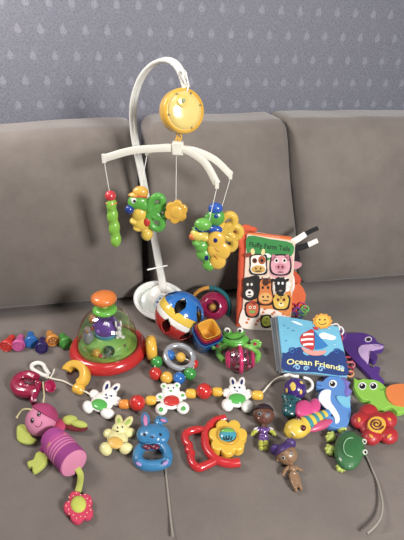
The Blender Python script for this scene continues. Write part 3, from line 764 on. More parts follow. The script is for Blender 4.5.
# ---------------------------------------------------------------- garland of beads, rabbits and a bear
t = thing('pram_garland', G(172, 402, 0), 'white corded garland of beads with two white rabbits and a white bear', 'garland')
def animal(M, t, parts, name, mat, belly, bmat, eyes, inner=(), inner_mat=None, label=None, extra=(), z0=.0):
    bm = B()
    for q in parts:
        x, y, a, b_, th = q[:5]; an = q[5] if len(q) > 5 else 0; off = q[6] if len(q) > 6 else th
        ell(bm, M, x, y, a*1.2, b_*1.2, th*1.08, off + z0, an)
    body = O(name, bm, mat, t, remesh=.0009, smooth=3, label=label)
    mk = body if t.type == 'EMPTY' and not t.get('as_root') else body
    if belly:
        bm = B(); x, y, a, b_, th, off = belly[:6]; ell(bm, M, x, y, a, b_, th, off + z0, belly[6] if len(belly) > 6 else 0); O('belly', bm, bmat, mk)
    for x, y, r_, off in eyes:
        bm = B(); ell(bm, M, x, y, r_, r_*1.15, .0016, off + z0); O('eye', bm, NAVY, mk)
    for x, y, a, b_, off, an in inner:
        bm = B(); ell(bm, M, x, y, a, b_, .002, off + z0, an); O('inner_ear', bm, inner_mat, mk)
    for nm, x, y, a, b_, off, an, mt in extra:
        bm = B(); ell(bm, M, x, y, a, b_, .002, off + z0, an); O(nm, bm, mt, mk)
    return body
GB = plastic('#4dbb46', .25, coat=.4)
# rabbit, turned, next to the yellow ring
animal(G, t, [(109, 394, 7, 5.2, .010, 15, .014), (106.5, 387, 3, 5.8, .005, -20, .018), (115, 388.5, 3, 5.8, .005, -45, .016), (102.5, 402, 10, 8.5, .009, 20), (94.5, 394.5, 4.2, 4.5, .007, 40), (116.5, 401, 4.8, 4, .007, -20), (88, 407, 4.6, 5.6, .010, 15), (107.5, 413.5, 6.2, 4.6, .010, -15)],
    'rabbit_figure', WHITE, (99.5, 404.3, 8, 5.6, .005, .0165, -10), GB, ((106, 394.5, 1, .0245), (111.5, 396, 1, .0245)),
    ((106.7, 387, 1.4, 3.6, .0225, -20), (115, 388.7, 1.4, 3.6, .0205, -45)), NAVY, 'white rabbit with green belly, left end of the garland', (('nose', 107, 398, 1.2, .9, .0235, 0, NAVY),))
animal(G, t, [(170.8, 390.5, 7.6, 5.8, .010, 0, .014), (163.8, 386, 3, 2.8, .006, 0, .017), (177, 385.6, 3, 2.8, .006, 0, .017), (171.5, 400, 9.5, 8, .009), (160.5, 397, 4.6, 3.6, .007, 20), (182, 395.5, 4.6, 3.6, .007, -20), (161.5, 409, 5.2, 5.4, .010), (183, 408, 5.4, 5.4, .010)],
    'bear_figure', WHITE, (171.5, 400.5, 8, 5.6, .005, .0165), plastic('#d9312b', .25, coat=.4), ((168.5, 388, .8, .0245), (173.5, 387.8, .8, .0245)),
    ((163.8, 386, 1.4, 1.3, .0225, 0), (177, 385.6, 1.4, 1.3, .0225, 0)), GB, 'white bear with red belly and green paw pads, in the middle of the garland',
    (('nose', 171, 391, 1.5, 1, .025, 0, GB), ('paw_pad', 161, 409.5, 2.4, 2.4, .0195, 0, GB), ('paw_pad', 183.5, 408.5, 2.4, 2.4, .0195, 0, GB), ('paw_pad', 160, 397, 1.8, 1.5, .0135, 0, GB), ('paw_pad', 182.8, 395.3, 1.8, 1.5, .0135, 0, GB)))
animal(G, t, [(237.2, 388, 7.2, 5.6, .010, 0, .014), (233, 382.3, 2.9, 4.8, .005, 15, .018), (241.6, 382.3, 2.9, 4.8, .005, -15, .018), (237.5, 398, 9.5, 8, .009), (227, 393, 4.2, 4, .007, 20), (248, 393.8, 4.2, 4, .007, -20), (227.5, 405, 5, 5.6, .010, 20), (247.3, 406.5, 5, 5.6, .010, -20)],
    'rabbit_figure', WHITE, (237.2, 398.5, 8.6, 5.4, .005, .0165), GB, ((234.8, 387.5, 1, .0245), (239.6, 387.5, 1, .0245)),
    ((233, 382.3, 1.4, 3.2, .0225, 15), (241.6, 382.3, 1.4, 3.2, .0225, -15)), NAVY, 'white rabbit with green belly, right end of the garland', (('nose', 237.2, 391, 1.1, .8, .025, 0, NAVY),))
gb = ((78.5, 389, 5.6, 5.2, YEL, 'small yellow bead'), (124.5, 404.2, 5.4, 4.8, ORA, 'orange barrel bead'), (137.3, 403, 8, 8, RED, 'round red bead'), (151, 400.5, 5.4, 4.8, YEL, 'yellow barrel bead'),
      (190.8, 393.6, 5.2, 4.8, YEL, 'yellow barrel bead'), (204, 391.2, 8, 8, RED, 'round red bead'), (217, 391.8, 5.2, 4.6, YEL, 'yellow barrel bead'), (257.3, 395.3, 5.6, 4.8, YEL, 'yellow barrel bead'))
for x, y, a, b_, mt, lb in gb:
    bm = B(); s = G.px(x, y, .01); th = b_*s
    if a == 8: sph(bm, G, x, y, 7.8)
    else:
        d = G(x + 1, y + (.0 if x > 90 else .3), th) - G(x, y, th); mm_ = T4(G(x, y, th)) @ frame(d, (0, 0, 1)); lathe(bm, [(th*.55, -a*s), (th*.88, -a*s*.85), (th, -a*s*.4), (th, a*s*.4), (th*.88, a*s*.85), (th*.55, a*s)], mm_, 20)
    O('bead', bm, mt, t, label=lb, ang=60)
bm = B(); ptube(bm, G, [(47, 377, .008), (54, 379, .006), (63, 381, .005), (72, 385.5, .008), (78.5, 389, .012), (86, 392, .01), (95, 397, .008), (108, 402, .008), (124, 404.2, .012), (137, 403, .014), (151, 400.5, .012), (171, 400, .008), (190.8, 393.6, .012), (204, 391.2, .014), (217, 391.8, .012), (237, 396, .008), (257.3, 395.3, .012), (263, 392, .006), (269, 385, .004), (276, 379, .006), (284, 376, .012), (291, 375.5, .016)], .0021, 6); O('cord', bm, CORD, t)
bm = B(); ptube(bm, G, [(50, 378, .006), (53, 373, .008), (54.5, 369, .012)], .0016); O('cord_end', bm, CORD, t)
LW = plastic('#e9e7df', .3, coat=.3)
bm = B(); ptube(bm, G, [(47.5, 376.5, .008), (43, 375, .007), (37, 372, .007), (32.3, 368.8, .007), (32.3, 364.8, .007), (37.5, 362.8, .007), (43, 364.6, .007), (45.3, 368.6, .007), (48.5, 373.5, .007)], .0054, 5); O('link', bm, LW, t)
bm = B(); ptube(bm, G, [(284, 376, .012), (289, 374.8, .016), (294, 376.2, .02), (299, 376.5, .022)], .0042, 5); O('clasp', bm, LW, t)
bm = B(); ptube(bm, G, [(303.5, 377.5, .018), (309, 379.3, .014), (312.3, 383.5, .01), (311.5, 388.5, .008), (306, 392, .008)], .0038, 5); O('link', bm, LW, t)

# ---------------------------------------------------------------- six finger crayons / stamps lying in a row
MK = (('red', '#d93027', 5.5, 348, 12, 338), ('pink', '#d5589e', 18, 347.5, 21, 337), ('blue', '#1c6fc0', 31.3, 344, 30.5, 333.5), ('dark violet', '#2e1f63', 41.6, 350, 42.5, 339),
      ('orange', '#e0902a', 53, 342.5, 49, 332.5), ('green', '#3f9a2c', 66.5, 345, 62, 335.5))
MKL = {'red': 'red bell-shaped stamp, leftmost of the row', 'pink': 'pink bell-shaped stamp between the red and the blue one', 'blue': 'blue bell-shaped stamp between the pink and the violet one',
       'dark violet': 'dark violet bell-shaped stamp lying a little in front of its row', 'orange': 'orange bell-shaped stamp with a brown hollow end', 'green': 'green bell-shaped stamp closest to the ball popper'}
for nm, h, x0, y0, x1, y1 in MK:
    s = G.px(x0, y0); r0 = 6.3 * s; a = G(x0, y0 - 1, r0); b_ = G(x1, y1, r0*.85)
    o = thing('finger_stamp', Vector((a.x, a.y, 0)), MKL[nm], 'stamp', 'bell-shaped stamps in a row on the seat')
    d = (b_ - a).normalized(); L_ = .042; m = T4(a) @ frame(d)
    mt = plastic(h, .35, coat=.2)
    bm = B(); lathe(bm, [(r0*.72, .004), (r0*.85, 0), (r0*.98, .002), (r0, .008), (r0*.9, .016), (r0*.68, .024), (r0*.58, .032), (r0*.60, .040), (r0*.5, .047), (r0*.25, .051)], m, 28); bd = O('body', bm, mt, o, ang=60)
    bm = B(); lathe(bm, [(r0*.70, .0025), (r0*.45, .0035), (r0*.1, .0035)], m, 20); fcx = O('stamp_face', bm, plastic('#9a5b25' if nm == 'orange' else h, .6, var=.25), o)
    for k in range(5):
        aa = 2*math.pi*k/5; bm = B(); bmesh.ops.create_uvsphere(bm, u_segments=10, v_segments=6, radius=1, matrix=m @ T4((r0*.38*math.cos(aa), r0*.38*math.sin(aa), .003)) @ Matrix.Diagonal((r0*.16, r0*.16, .0016, 1))); O('raised_dot', bm, mt, fcx)

# ---------------------------------------------------------------- farm animal cloth book
b0, b1 = G(241, 329, .0), G(290, 331, .0)
BT = V((b0.y + b1.y)/2 + .118)(247, 234)
ex = (b1 - b0).normalized(); up_ = (BT - b0); up_ = (up_ - ex * up_.dot(ex)).normalized(); nb = ex.cross(up_).normalized()
if nb.dot(CAM - b0) < 0: nb = -nb
FB = Plane(b0 + nb * .0, nb)
t = thing('cloth_book', (b0 + b1) / 2, 'upright cloth book with a green-topped cover of cartoon farm animals and orange spine', 'book')
quad = [(247, 234), (295.5, 241), (290.5, 330.5), (241, 328.5)]
bm = B(); plate(bm, FB, quad, -.010, 0, 0); cv = O('cover', bm, felt('#e6cdb8', .3), t, bevel=.003)
def A(name, M, pts, z0, z1, mat, parent, sm=4): bm = B(); plate(bm, M, pts, z0, z1, sm); return O(name, bm, mat, parent)
# pages behind
for k, (h, dx, dy) in enumerate((('#e88a3c', 0, -1.5), ('#e6a7b5', -1, -3), ('#d9662d', 1, -2.5), ('#f0c9c0', -2, -4), ('#d85a2a', 0, -2))):
    z = -.0105 - .0062*k
    bm = B(); plate(bm, FB, [(248 + dx, 234 + dy + (1.5 if k == 1 else 0)), (291 + dx - (0, 10, 0, 16, 3)[k], 240.5 + dy - .6*k), (289, 326 - 1.5*k), (243, 326 - 1.5*k)], z - .0056, z, 0); O('page', bm, felt(h, .3), t, bevel=.002)
z = -.0425
bm = B(); plate(bm, FB, [(248, 232), (288, 237), (287, 322), (243, 322)], z - .006, z, 0); O('back_cover', bm, felt('#3b3b40', .3), t, bevel=.003)
bm = B(); tube(bm, cr([FB(244.5, 233, -.025), FB(243, 260, -.022), FB(241.5, 295, -.02), FB(240, 326, -.018)], 12), [.0135, .0135], 12); 
for v_ in bm.verts: v_.co += Vector((noise.noise(v_.co*220), noise.noise(v_.co*210 + Vector((5, 0, 0))), 0)) * .0022
O('spine', bm, felt('#e2562b', .8), t)
bm = B()
for x, y, a, b_ in ((241, 231, 6, 5), (246, 228.5, 6.5, 4.2), (238.5, 236, 4, 5), (252.5, 229.5, 5, 3), (241, 243, 3.6, 7)): ell(bm, FB, x, y, a, b_, .011, -.02)
O('felt_tuft', bm, felt('#e05a2e', .8), t, remesh=.0012)
# cover picture
g = A('title_band', FB, [(248, 236), (270, 239), (292.5, 243.5), (291.5, 256), (278, 256), (262, 262), (252, 255), (247, 253)], .0002, .0008, felt('#2f8a41', .3), cv, 3)
dk = plastic('#1a1512', .8)
def inv(M, org_px, dxp, dyp, off, arc=0):
    def fn(x, y):
        return M(org_px[0] + dxp[0]*x + dyp[0]*y, org_px[1] + dxp[1]*x + dyp[1]*y + arc*math.sin(x*math.pi), off)
    return fn
letters('title', 'Fluffy Farm Tails', inv(FB, (249, 246.5), (41, 4.8), (.2, -7.0), .0009), plastic('#1f3320', .8), g, bold=.01, n=FB.n)
A('lower_ground', FB, [(243, 308), (250, 305), (262, 311), (275, 307), (289, 316), (288.5, 329.5), (242, 328)], .0002, .0007, felt('#ecdfd2', .3), cv, 3)
A('orange_hill', FB, [(253, 296), (268, 300), (290, 290), (290, 316), (276, 310), (262, 308), (252, 304)], .0003, .0009, felt('#e98a35', .3), cv, 3)
A('pink_patch', FB, [(272, 258), (291, 254), (291, 272), (282, 278), (270, 275)], .0002, .0007, felt('#e3a3ac', .3), cv, 3)
for k in range(22):
    x = 245 + (k*7.3) % 42; y = 309 + (k*5.1) % 17
    A('spot', FB, circ(x, y, 1.5, 1.3, 0, 7), .0008, .0012, plastic('#d9743c', .8), cv, 0)
def face(x, y, shape, col, feats, kind, lw=1.5):
    shape = [(a*1.2, b*1.15) for a, b in shape]; feats = [(n_, a*1.2, b*1.15, c*1.25, d*1.2, h_, l_) for n_, a, b, c, d, h_, l_ in feats]
    o = A(kind + '_outline', FB, [(x + p[0]*1.0 + math.copysign(lw, p[0]) * (abs(p[0]) > .5), y + p[1] + math.copysign(lw, p[1]) * (abs(p[1]) > .5)) for p in shape], .0010, .0015, dk, cv, 3)
    A(kind + '_face', FB, [(x + p[0], y + p[1]) for p in shape], .0015, .0020, plastic(col, .8), o, 3)
    for nm, fx, fy, a, b_, h, lv in feats:
        A(nm, FB, circ(x + fx, y + fy, a, b_, 0, 16), .0020 + .0004*lv, .0024 + .0004*lv, plastic(h, .8), o, 0)
    return o
hd_ = [(-6, -5), (-3, -7), (3, -7), (6, -5), (6, 1), (6.5, 5), (4, 8.5), (-4, 8.5), (-6.5, 5), (-6, 1)]
A('cow_ear', FB, circ(248, 255, 4, 2.2, -15, 12), .0010, .0015, plastic('#8c3b25', .8), cv, 0); A('cow_ear', FB, circ(267.5, 255.5, 4, 2, 15, 12), .0010, .0015, plastic('#efe6da', .8), cv, 0)
A('cow_horn', FB, [(252, 255), (250.5, 250), (253.5, 248.5), (255, 253)], .0016, .0022, plastic('#e7d38b', .8), cv, 2); A('cow_horn', FB, [(261, 254), (262.5, 249), (265, 250), (264, 255)], .0016, .0022, plastic('#e7d38b', .8), cv, 2)
face(258.3, 263.5, hd_, '#efe6da', (('brown_patch', 3, -3, 3, 3.6, '#b0562a', 0), ('eye_ring', -3, -2.5, 2, 2.2, '#8a3f22', 1), ('eye', -3, -2.5, 1.1, 1.3, '#111111', 2), ('eye', 3, -2.5, 1.2, 1.4, '#111111', 2), ('muzzle', 0, 5, 5.6, 3.3, '#d9a94c', 1), ('nostril', -2, 4.3, .7, .9, '#2a1a10', 2), ('nostril', 2, 4.3, .7, .9, '#2a1a10', 2), ('mouth', 0, 6.6, 3, .5, '#2a1a10', 2)), 'cow')
for sx in (-1, 1): A('pig_ear', FB, [(280.5 + sx*8, 254), (280.5 + sx*3.5, 257.5), (280.5 + sx*8.5, 261.5)], .0010, .0020, plastic('#c9788c', .8), cv, 2)
face(280.5, 264, [(-7, -4), (-4, -7), (4, -7), (7, -4), (8, 2), (6, 7.5), (0, 9), (-6, 7.5), (-8, 2)], '#e2a2ae', (('eye_ring', -3.3, -3, 1.9, 2.1, '#f0d9d6', 0), ('eye_ring', 3.3, -3, 1.9, 2.1, '#f0d9d6', 0), ('eye', -3.3, -3, 1, 1.2, '#111111', 1), ('eye', 3.3, -3, 1, 1.2, '#111111', 1), ('snout', 0, 2.6, 4.2, 2.9, '#cf7f90', 1), ('nostril', -1.6, 2.6, .8, 1.2, '#5b2430', 2), ('nostril', 1.6, 2.6, .8, 1.2, '#5b2430', 2), ('mouth', 0, 7, 2.6, .5, '#5b2430', 2)), 'pig')
A('horse_mane', FB, [(245, 281), (249, 277), (259, 276), (260, 290), (256, 299), (246, 298), (244, 290)], .0010, .0016, dk, cv, 3)
face(249.5, 289, [(-3.5, -8), (3.5, -8), (4, 0), (4.5, 6), (0, 9), (-4.5, 6), (-4, 0)], '#2a2422', (('eye', -1.5, -4, .9, 1.2, '#e8ddd0', 0), ('eye', 1.8, -4, .9, 1.2, '#e8ddd0', 0), ('muzzle', 0, 3.8, 3.2, 3.4, '#e9e0d6', 0), ('nostril', 0, 3, 1.2, 1, '#17120f', 1), ('mouth', 0, 5.8, 1.8, .5, '#17120f', 1)), 'dog')
for x in (262.5, 269.5): A('horse_ear', FB, [(x - 1.4, 283), (x, 276.5), (x + 1.6, 283)], .0012, .0020, plastic('#8c4a22', .8), cv, 2)
face(265.5, 291, [(-4, -9), (4, -9), (4.6, -1), (6, 7), (3, 11), (-3, 11), (-6, 7), (-4.6, -1)], '#e37e32', (('mane', 0, -7.5, 2.6, 3, '#4a2413', 0), ('eye', -2.2, -3, .9, 1.3, '#111111', 1), ('eye', 2.2, -3, .9, 1.3, '#111111', 1), ('muzzle', 0, 6, 5.2, 4.4, '#eeb25c', 0), ('nostril', -2, 5, .7, .9, '#3a1d0c', 1), ('nostril', 2, 5, .7, .9, '#3a1d0c', 1), ('mouth', 0, 8.4, 3, .5, '#3a1d0c', 1)), 'horse')
A('sheep_wool', FB, petals(282, 285.5, 6.6, 9, 8, 10), .0010, .0015, plastic('#efeae2', .8), cv, 0)
face(280.5, 285, [(-3, -6), (3, -6), (4.5, 0), (3, 7), (0, 9), (-3, 7), (-4.5, 0)], '#1b1817', (('eye', -1.6, -1.5, .9, 1.2, '#eeeeee', 0), ('eye', 1.8, -1.5, .9, 1.2, '#eeeeee', 0), ('nose', 0, 5, 1.4, .8, '#8b7f78', 0)), 'sheep', .5)
for sx in (-1, 1): A('sheep_ear', FB, circ(280.5 + sx*6, 280.5, 3, 1.5, -25*sx, 12), .0016, .0024, dk, cv, 0)
for sx in (-1, 1): A('cat_ear', FB, [(281 + sx*6, 293.5), (281 + sx*1.5, 297), (281 + sx*6, 300)], .0012, .0022, plastic('#e3b12f', .8), cv, 2)
face(281, 301.5, [(-5.5, -4), (5.5, -4), (6, 2), (3.5, 6), (-3.5, 6), (-6, 2)], '#ecc23c', (('eye', -2.4, -1.5, 1.2, 1.3, '#7a2a1a', 0), ('eye', 2.4, -1.5, 1.2, 1.3, '#7a2a1a', 0), ('muzzle', 0, 2.6, 2.6, 1.8, '#f5e3a0', 0), ('nose', 0, 1.6, .9, .6, '#2a1510', 1), ('stripe', 0, -3.4, .5, 1.4, '#9a5a1c', 1)), 'cat')
for k in range(3): A('hen_comb', FB, circ(250 + 2.2*k, 302.5 + abs(k-1), 1.5, 2, 0, 10), .0012, .0020, plastic('#b5302a', .8), cv, 0)
face(252.3, 309.5, [(-4, -5), (4, -5), (5, 1), (2.5, 5.5), (-2.5, 5.5), (-5, 1)], '#d9663e', (('eye', -1.8, -1.8, 1.1, 1.3, '#f3e9c8', 0), ('eye', 1.8, -1.8, 1.1, 1.3, '#f3e9c8', 0), ('pupil', -1.8, -1.8, .5, .6, '#111111', 1), ('pupil', 1.8, -1.8, .5, .6, '#111111', 1), ('beak', 0, 2, 2.6, 1.3, '#7fae4a', 1)), 'hen')
face(266.5, 321, [(-4, -1), (-1.5, -4), (2, -4), (3, -1), (4.5, 0), (2.5, 4), (-2.5, 4)], '#c9cf3a', (('eye', .5, -2, .6, .7, '#111111', 0), ('wing', -1, 1.2, 1.6, 1.1, '#9fb02e', 0)), 'chick')
for sx in (-1, 1): A('chick_leg', FB, [(266 + sx*1.4, 325), (266.6 + sx*1.4, 325), (266.6 + sx*1.8, 328), (265.8 + sx*1.8, 328)], .0012, .0018, dk, cv, 0)
# felt tails out of the right side
WT = felt('#e9e6e0', .5); BKf = felt('#1c1b1d', .5)
def tail(pts, r, mt, z=-.03, fl=.6): bm = B(); tube(bm, cr([FB(x, y, z) for x, y in pts], 5), r, flat=(1, fl), up=FB.n); return O('felt_tail', bm, mt, t, bevel=.001)
tail([(288, 244.5), (298, 239), (305.5, 234)], [.0095, .0085], WT, -.026); tail([(304.5, 234.6), (311, 231), (318, 228)], [.0068, .0065], BKf, -.026)
tail([(289, 249), (298, 248.3), (308, 245)], [.0085, .0085], BKf, -.034); tail([(307, 245.3), (313, 242.5), (317.5, 240.5)], [.0078, .0072], WT, -.034)
A('felt_ear', FB, [(292, 251), (298, 253), (300, 259), (297, 264), (291, 262)], -.034, -.028, BKf, t)
A('felt_ear', FB, [(291, 262), (297, 261.5), (302, 264), (299, 268), (293, 269)], -.026, -.020, felt('#d9929c', .5), t)
A('felt_ear', FB, [(293, 271), (297, 273), (301, 279), (299, 284), (293, 281)], -.034, -.028, felt('#d8502a', .5), t)
A('felt_ear', FB, [(290, 273), (294, 276), (294.5, 288), (291, 293), (289, 290)], -.018, -.012, WT, t)
A('felt_carrot_tail', FB, [(291, 290), (299, 283), (306, 295), (303, 305), (298, 311), (290, 308)], -.028, -.019, felt('#e8692f', .5), t, 2)
for k, (x, y, h) in enumerate(((293, 307, '#b0224c'), (297, 311, '#6a4aa8'), (302, 306, '#d43a7a'), (303, 312, '#58b04a'), (299, 315, '#2a62b8'), (294, 314, '#c02840'), (305, 309, '#7ac850'))):
    bm = B(); pts = [FB(x + 3.6*math.cos(R(q)), y + 3.2*math.sin(R(q)), -.012 + .002*(k % 2)) for q in range(0, 360, 45)]; tube(bm, cr(pts, 3, True), .0022, 8, True); O('ribbon_loop', bm, felt(h, .4), t)

# ---------------------------------------------------------------- ocean cloth book
p_f0, p_f1 = G(283, 372, .020), G(347, 377, .020)
e1 = (p_f1 - p_f0).normalized(); bk = Plane((0, (p_f0.y + p_f1.y)/2 + .150, 0), (0, -1, 0))(279, 316)
e2 = bk - p_f0; e2 = (e2 - e1*e2.dot(e1)).normalized(); no = e1.cross(e2).normalized()
if no.z < 0: no = -no
OB = Plane(p_f0, no)
t = thing('cloth_book', (G(280, 372, 0) + G(340, 372, 0)) / 2, 'light blue cloth book with a sailboat, waves and a smiling sun, leaning back', 'book')
oq = cr([(277, 315.5), (296, 317.5), (322, 323.5), (339, 326.5), (344, 345), (348, 360), (347, 377), (315, 373.5), (283.5, 371.5), (281, 345)], 3, True); oq = [(p[0], p[1]) for p in [(q[0], q[1]) for q in oq]] if False else None
outl = [(277, 315.5), (297, 318), (320, 322.5), (338.5, 326.5), (342.5, 342), (346, 358), (347.5, 377), (315, 373.5), (283.5, 371.5), (280.5, 345)]
bm = B(); plate(bm, OB, outl, -.006, 0, 0); ocv = O('cover', bm, felt('#6cbbd9', .3), t, bevel=.0025)
for k in range(2):
    z = -.0075 - .0075*k
    bm = B(); plate(bm, OB, [(p[0] - 2.2*(k+1)*(p[0] < 300), p[1] + 0.8*(k+1)) for p in outl], z - .006, z, 0); O('page', bm, felt(('#9aa0a6', '#7d8288')[k], .3), t, bevel=.002)
z = -.0225
bm = B(); plate(bm, OB, [(p[0] - 7*(p[0] < 300), p[1] + 2.2*(p[1] < 335)) for p in outl], z - .004, z, 0); O('back_cover', bm, felt('#868b90', .3), t, bevel=.0015)
DB = felt('#243f80', .3); LBc = felt('#8fc4ea', .3)
A('deep_water', OB, [(282.3, 357), (286, 353), (290, 351), (296, 348), (301, 347), (304, 350), (303, 353), (308, 355.5), (316, 352), (320, 353), (326, 356), (331, 352), (338, 350), (344, 352), (346.5, 363), (347, 375.5), (315, 372.3), (284, 370.3)], .0002, .0008, DB, ocv, 3)
A('mid_water', OB, [(282.5, 353), (286, 353.5), (288, 357), (285, 360), (283, 360)], .0010, .0014, DB, ocv, 3)
for (x, y, r_, d) in ((292.5, 351, 4.6, 1), (297, 367.5, 3.6, -1), (321, 369, 3.8, 1), (337, 351.5, 3.8, 1), (341.5, 368.5, 3.4, -1), (306, 368.5, 3, 1)):
    pts = []
    for k in range(15):
        a = k / 14 * 3.6 * math.pi / 2 * 1.35; rr_ = r_ * (1 - k / 16); pts.append((x + d*rr_*math.cos(a), y - rr_*math.sin(a)*.8, .0014))
    bm = B(); ptube(bm, OB, pts, .0019, 2, seg=6); O('wave_curl', bm, LBc if y > 360 else plastic('#2b62ad', .8), ocv)
A('cloud', OB, [(319, 335), (323, 332.5), (329, 334), (336, 337), (333, 340), (326, 339), (320, 338)], .0004, .0010, felt('#e8f1f6', .3), ocv, 3)
A('cloud', OB, [(291, 321), (296, 321.5), (303, 325), (298, 324.5)], .0004, .0010, felt('#dfeef5', .3), ocv, 3)
hull = A('boat_hull', OB, [(301, 347), (308, 349.5), (318, 351), (326.5, 350.5), (323, 354.5), (314, 355.5), (306, 353)], .0010, .0018, felt('#e79a8c', .3), ocv, 2)
sl = [(313.5, 330), (307, 331.5), (301.5, 335), (300, 340), (302.5, 345.5), (308, 348.3), (314, 349)]
so = A('red_sail', OB, sl, .0010, .0018, felt('#cf3238', .3), ocv, 3)
for k in range(3):
    y = 333.5 + 5*k; x0 = (303.2, 300.8, 303)[k]
    A('sail_stripe', OB, [(x0, y + .4), (308, y - .5), (313.3, y - .3), (313.5, y + 1.7), (308, y + 1.6), (x0, y + 2.6)], .0019, .0023, felt('#efe6e2', .3), so, 0)
A('blue_sail', OB, [(314.5, 331), (321, 338), (328, 345.5), (322, 348.5), (315.2, 349.5)], .0010, .0018, felt('#2a7dc0', .3), ocv, 0)
A('flag', OB, [(313, 326.5), (318, 327.5), (318.5, 330), (314, 329.5)], .0010, .0018, felt('#c23a4a', .3), ocv, 0)
for x, y in ((284, 325), (288, 327.5), (293, 330), (286, 340), (329, 328), (335, 344)): A('bird', OB, [(x - 1.3, y), (x, y + .7), (x + 1.3, y - .1), (x, y + 1.3)], .0006, .0011, NAVY if x < 300 else felt('#e8f1f6', .3), ocv, 0)
sn = A('sun', OB, petals(322.5, 321, 8.2, 9.8, 11, 0, .78), -.001, .0030, felt('#f0a52c', .4), ocv, 0)
A('sun_disc', OB, circ(322.5, 321, 7, 5.6, 8, 20), .003, .0048, felt('#f6c63a', .4), sn, 0)
for x in (319.8, 325): A('sun_eye', OB, circ(x, 319.6, .7, 1, 0, 8), .0048, .0054, dk, sn, 0)
bm = B(); ptube(bm, OB, [(318, 322.3, .0052), (320.5, 324.3, .0054), (323.5, 324.5, .0054), (326.5, 322.8, .0052)], .0008, 4, seg=6); O('sun_smile', bm, dk, sn)
YT = plastic('#e9e59a', .7)
letters('title', 'Ocean', inv(OB, (286.5, 364.6), (25.5, 1.0), (0, -7.6), .0022, -.8), YT, ocv, bold=.018, n=OB.n)
letters('title', 'Friends', inv(OB, (314.5, 366.0), (29.5, 5.6), (-.2, -7.6), .0022, -.6), YT, ocv, bold=.018, n=OB.n)
for k, (x, y, h) in enumerate(((340, 330, '#e9e4ea'), (342, 334, '#6a3a86'), (339, 337, '#c83c50'), (336, 327, '#e4ded8'))):
    bm = B(); ptube(bm, OB, [(x - 5, y - 2, -.008), (x + 1, y - 3, -.006), (x + 3.5, y + 1, -.005), (x + 1.5, y + 4.5, -.006), (x - 3, y + 4, -.008)], .0022, 4); O('ribbon_tag', bm, felt(h, .4), t)
for k, (x, y, h) in enumerate(((349, 360, '#c8385c'), (351, 365, '#e07a86'), (349.5, 370, '#b02c4c'), (350, 374, '#e6a06a'))):
    bm = B(); ptube(bm, G, [(x - 4, y - 3, .012), (x + 2, y - 2.5, .010), (x + 3.4, y + .5, .008), (x + .5, y + 2.5, .008), (x - 4, y + 1.5, .012)], .0024, 4); O('ribbon_tag', bm, felt(h, .4), t)

# ---------------------------------------------------------------- purple dolphin
t = thing('dolphin_toy', G(362, 365, 0), 'purple foam dolphin with lavender belly, right of the ocean book', 'foam toy')
ol = [(341, 336), (347, 333.5), (354, 332.8), (362, 332.6), (369, 334.5), (375, 338), (378, 342.5), (384, 344.6), (383.2, 348.5), (378.5, 350.2), (373.5, 351.2), (377.3, 355.5), (377, 359.5), (374.5, 361.3), (371, 359.6), (369.2, 358.5), (368.8, 363), (371, 367.5), (376, 366), (380.5, 368), (378.5, 372), (380, 376), (384.5, 381.5), (378, 381), (372.5, 378.5), (367, 372.5), (360, 365.5), (354, 360), (348.5, 354), (343.5, 347.5), (341, 342)]
bd = A('body', G, ol, .001, .014, foam('#57308a'), t, 3); bd.modifiers.new('bevel', 'BEVEL').width = .004; bd.modifiers['bevel'].segments = 3
A('belly', G, [(368.6, 344.5), (374, 344), (383, 345.5), (382.5, 348), (376, 349.5), (371.5, 351.5), (369.5, 356), (368, 363.5), (365.5, 361), (361, 356.5), (358.5, 352), (358.8, 347.8), (362.5, 345)], .0135, .0158, foam('#c9a9d8'), bd, 3)
A('side_fin', G, [(371, 350.5), (375, 353.5), (376.5, 358), (373.5, 360), (370.5, 357)], .0155, .019, foam('#4b2878'), bd, 3)
e = A('eye', G, circ(368.4, 339.2, 3.7, 2.6, -10), .0138, .0152, foam('#d8c7e2'), bd, 0); A('pupil', G, circ(368.6, 339.3, 2.3, 1.7, -10), .0152, .0162, BLK, e, 0)
bm = B(); ptube(bm, G, [(371.5, 343.5, .0155), (376, 345.8, .0165), (382, 345.6, .0165)], .0006, 4, seg=6); O('mouth_line', bm, foam('#3b1d66'), bd)

# ---------------------------------------------------------------- blue seahorse
t = thing('seahorse_toy', G(334, 415, 0), 'blue foam seahorse with white belly, turquoise fin and purple crest', 'foam toy')
A('crest', G, [(322, 373), (326, 376), (330, 371), (334, 374.5), (339, 371.5), (341, 376), (346.5, 375), (346, 380.5), (350.5, 382), (348, 387), (352, 391), (348.5, 395), (351, 400), (346, 402), (338, 385), (326, 379)], .001, .008, foam('#8478cf'), t, 2)
ol = [(316.5, 383.5), (317.5, 380.8), (322.5, 381.5), (325.5, 378.5), (331, 375.3), (338, 376), (343, 380), (345, 386), (344, 392), (347.5, 398), (350.3, 406), (351, 415), (348, 423), (342, 427.4), (334, 427.2), (327, 424.5), (321, 420), (318.8, 414.5), (322.5, 410.5), (327, 411), (329.5, 415), (333, 416.5), (332, 412), (326, 408), (320.5, 403), (317.8, 397), (320, 391.5), (324.5, 388.3), (317.5, 387.2)]
bd = A('body', G, ol, .001, .015, foam('#5a93da'), t, 3); md = bd.modifiers.new('bevel', 'BEVEL'); md.width = .0025; md.segments = 2
A('belly', G, [(321.5, 391.5), (326.5, 389.5), (331, 390.5), (330.5, 396), (331, 402), (335, 408), (339, 415), (339.5, 421), (335.5, 423), (334.5, 417), (329, 410.5), (322, 404.5), (318.6, 398)], .0148, .0168, foam('#e9eef6'), bd, 3)
A('fin', G, [(336.5, 396.5), (342, 396), (347, 397), (350.5, 395.5), (349.8, 401), (350.5, 406), (346.5, 406.5), (341, 404)], .0148, .0185, foam('#7accea'), bd, 2)
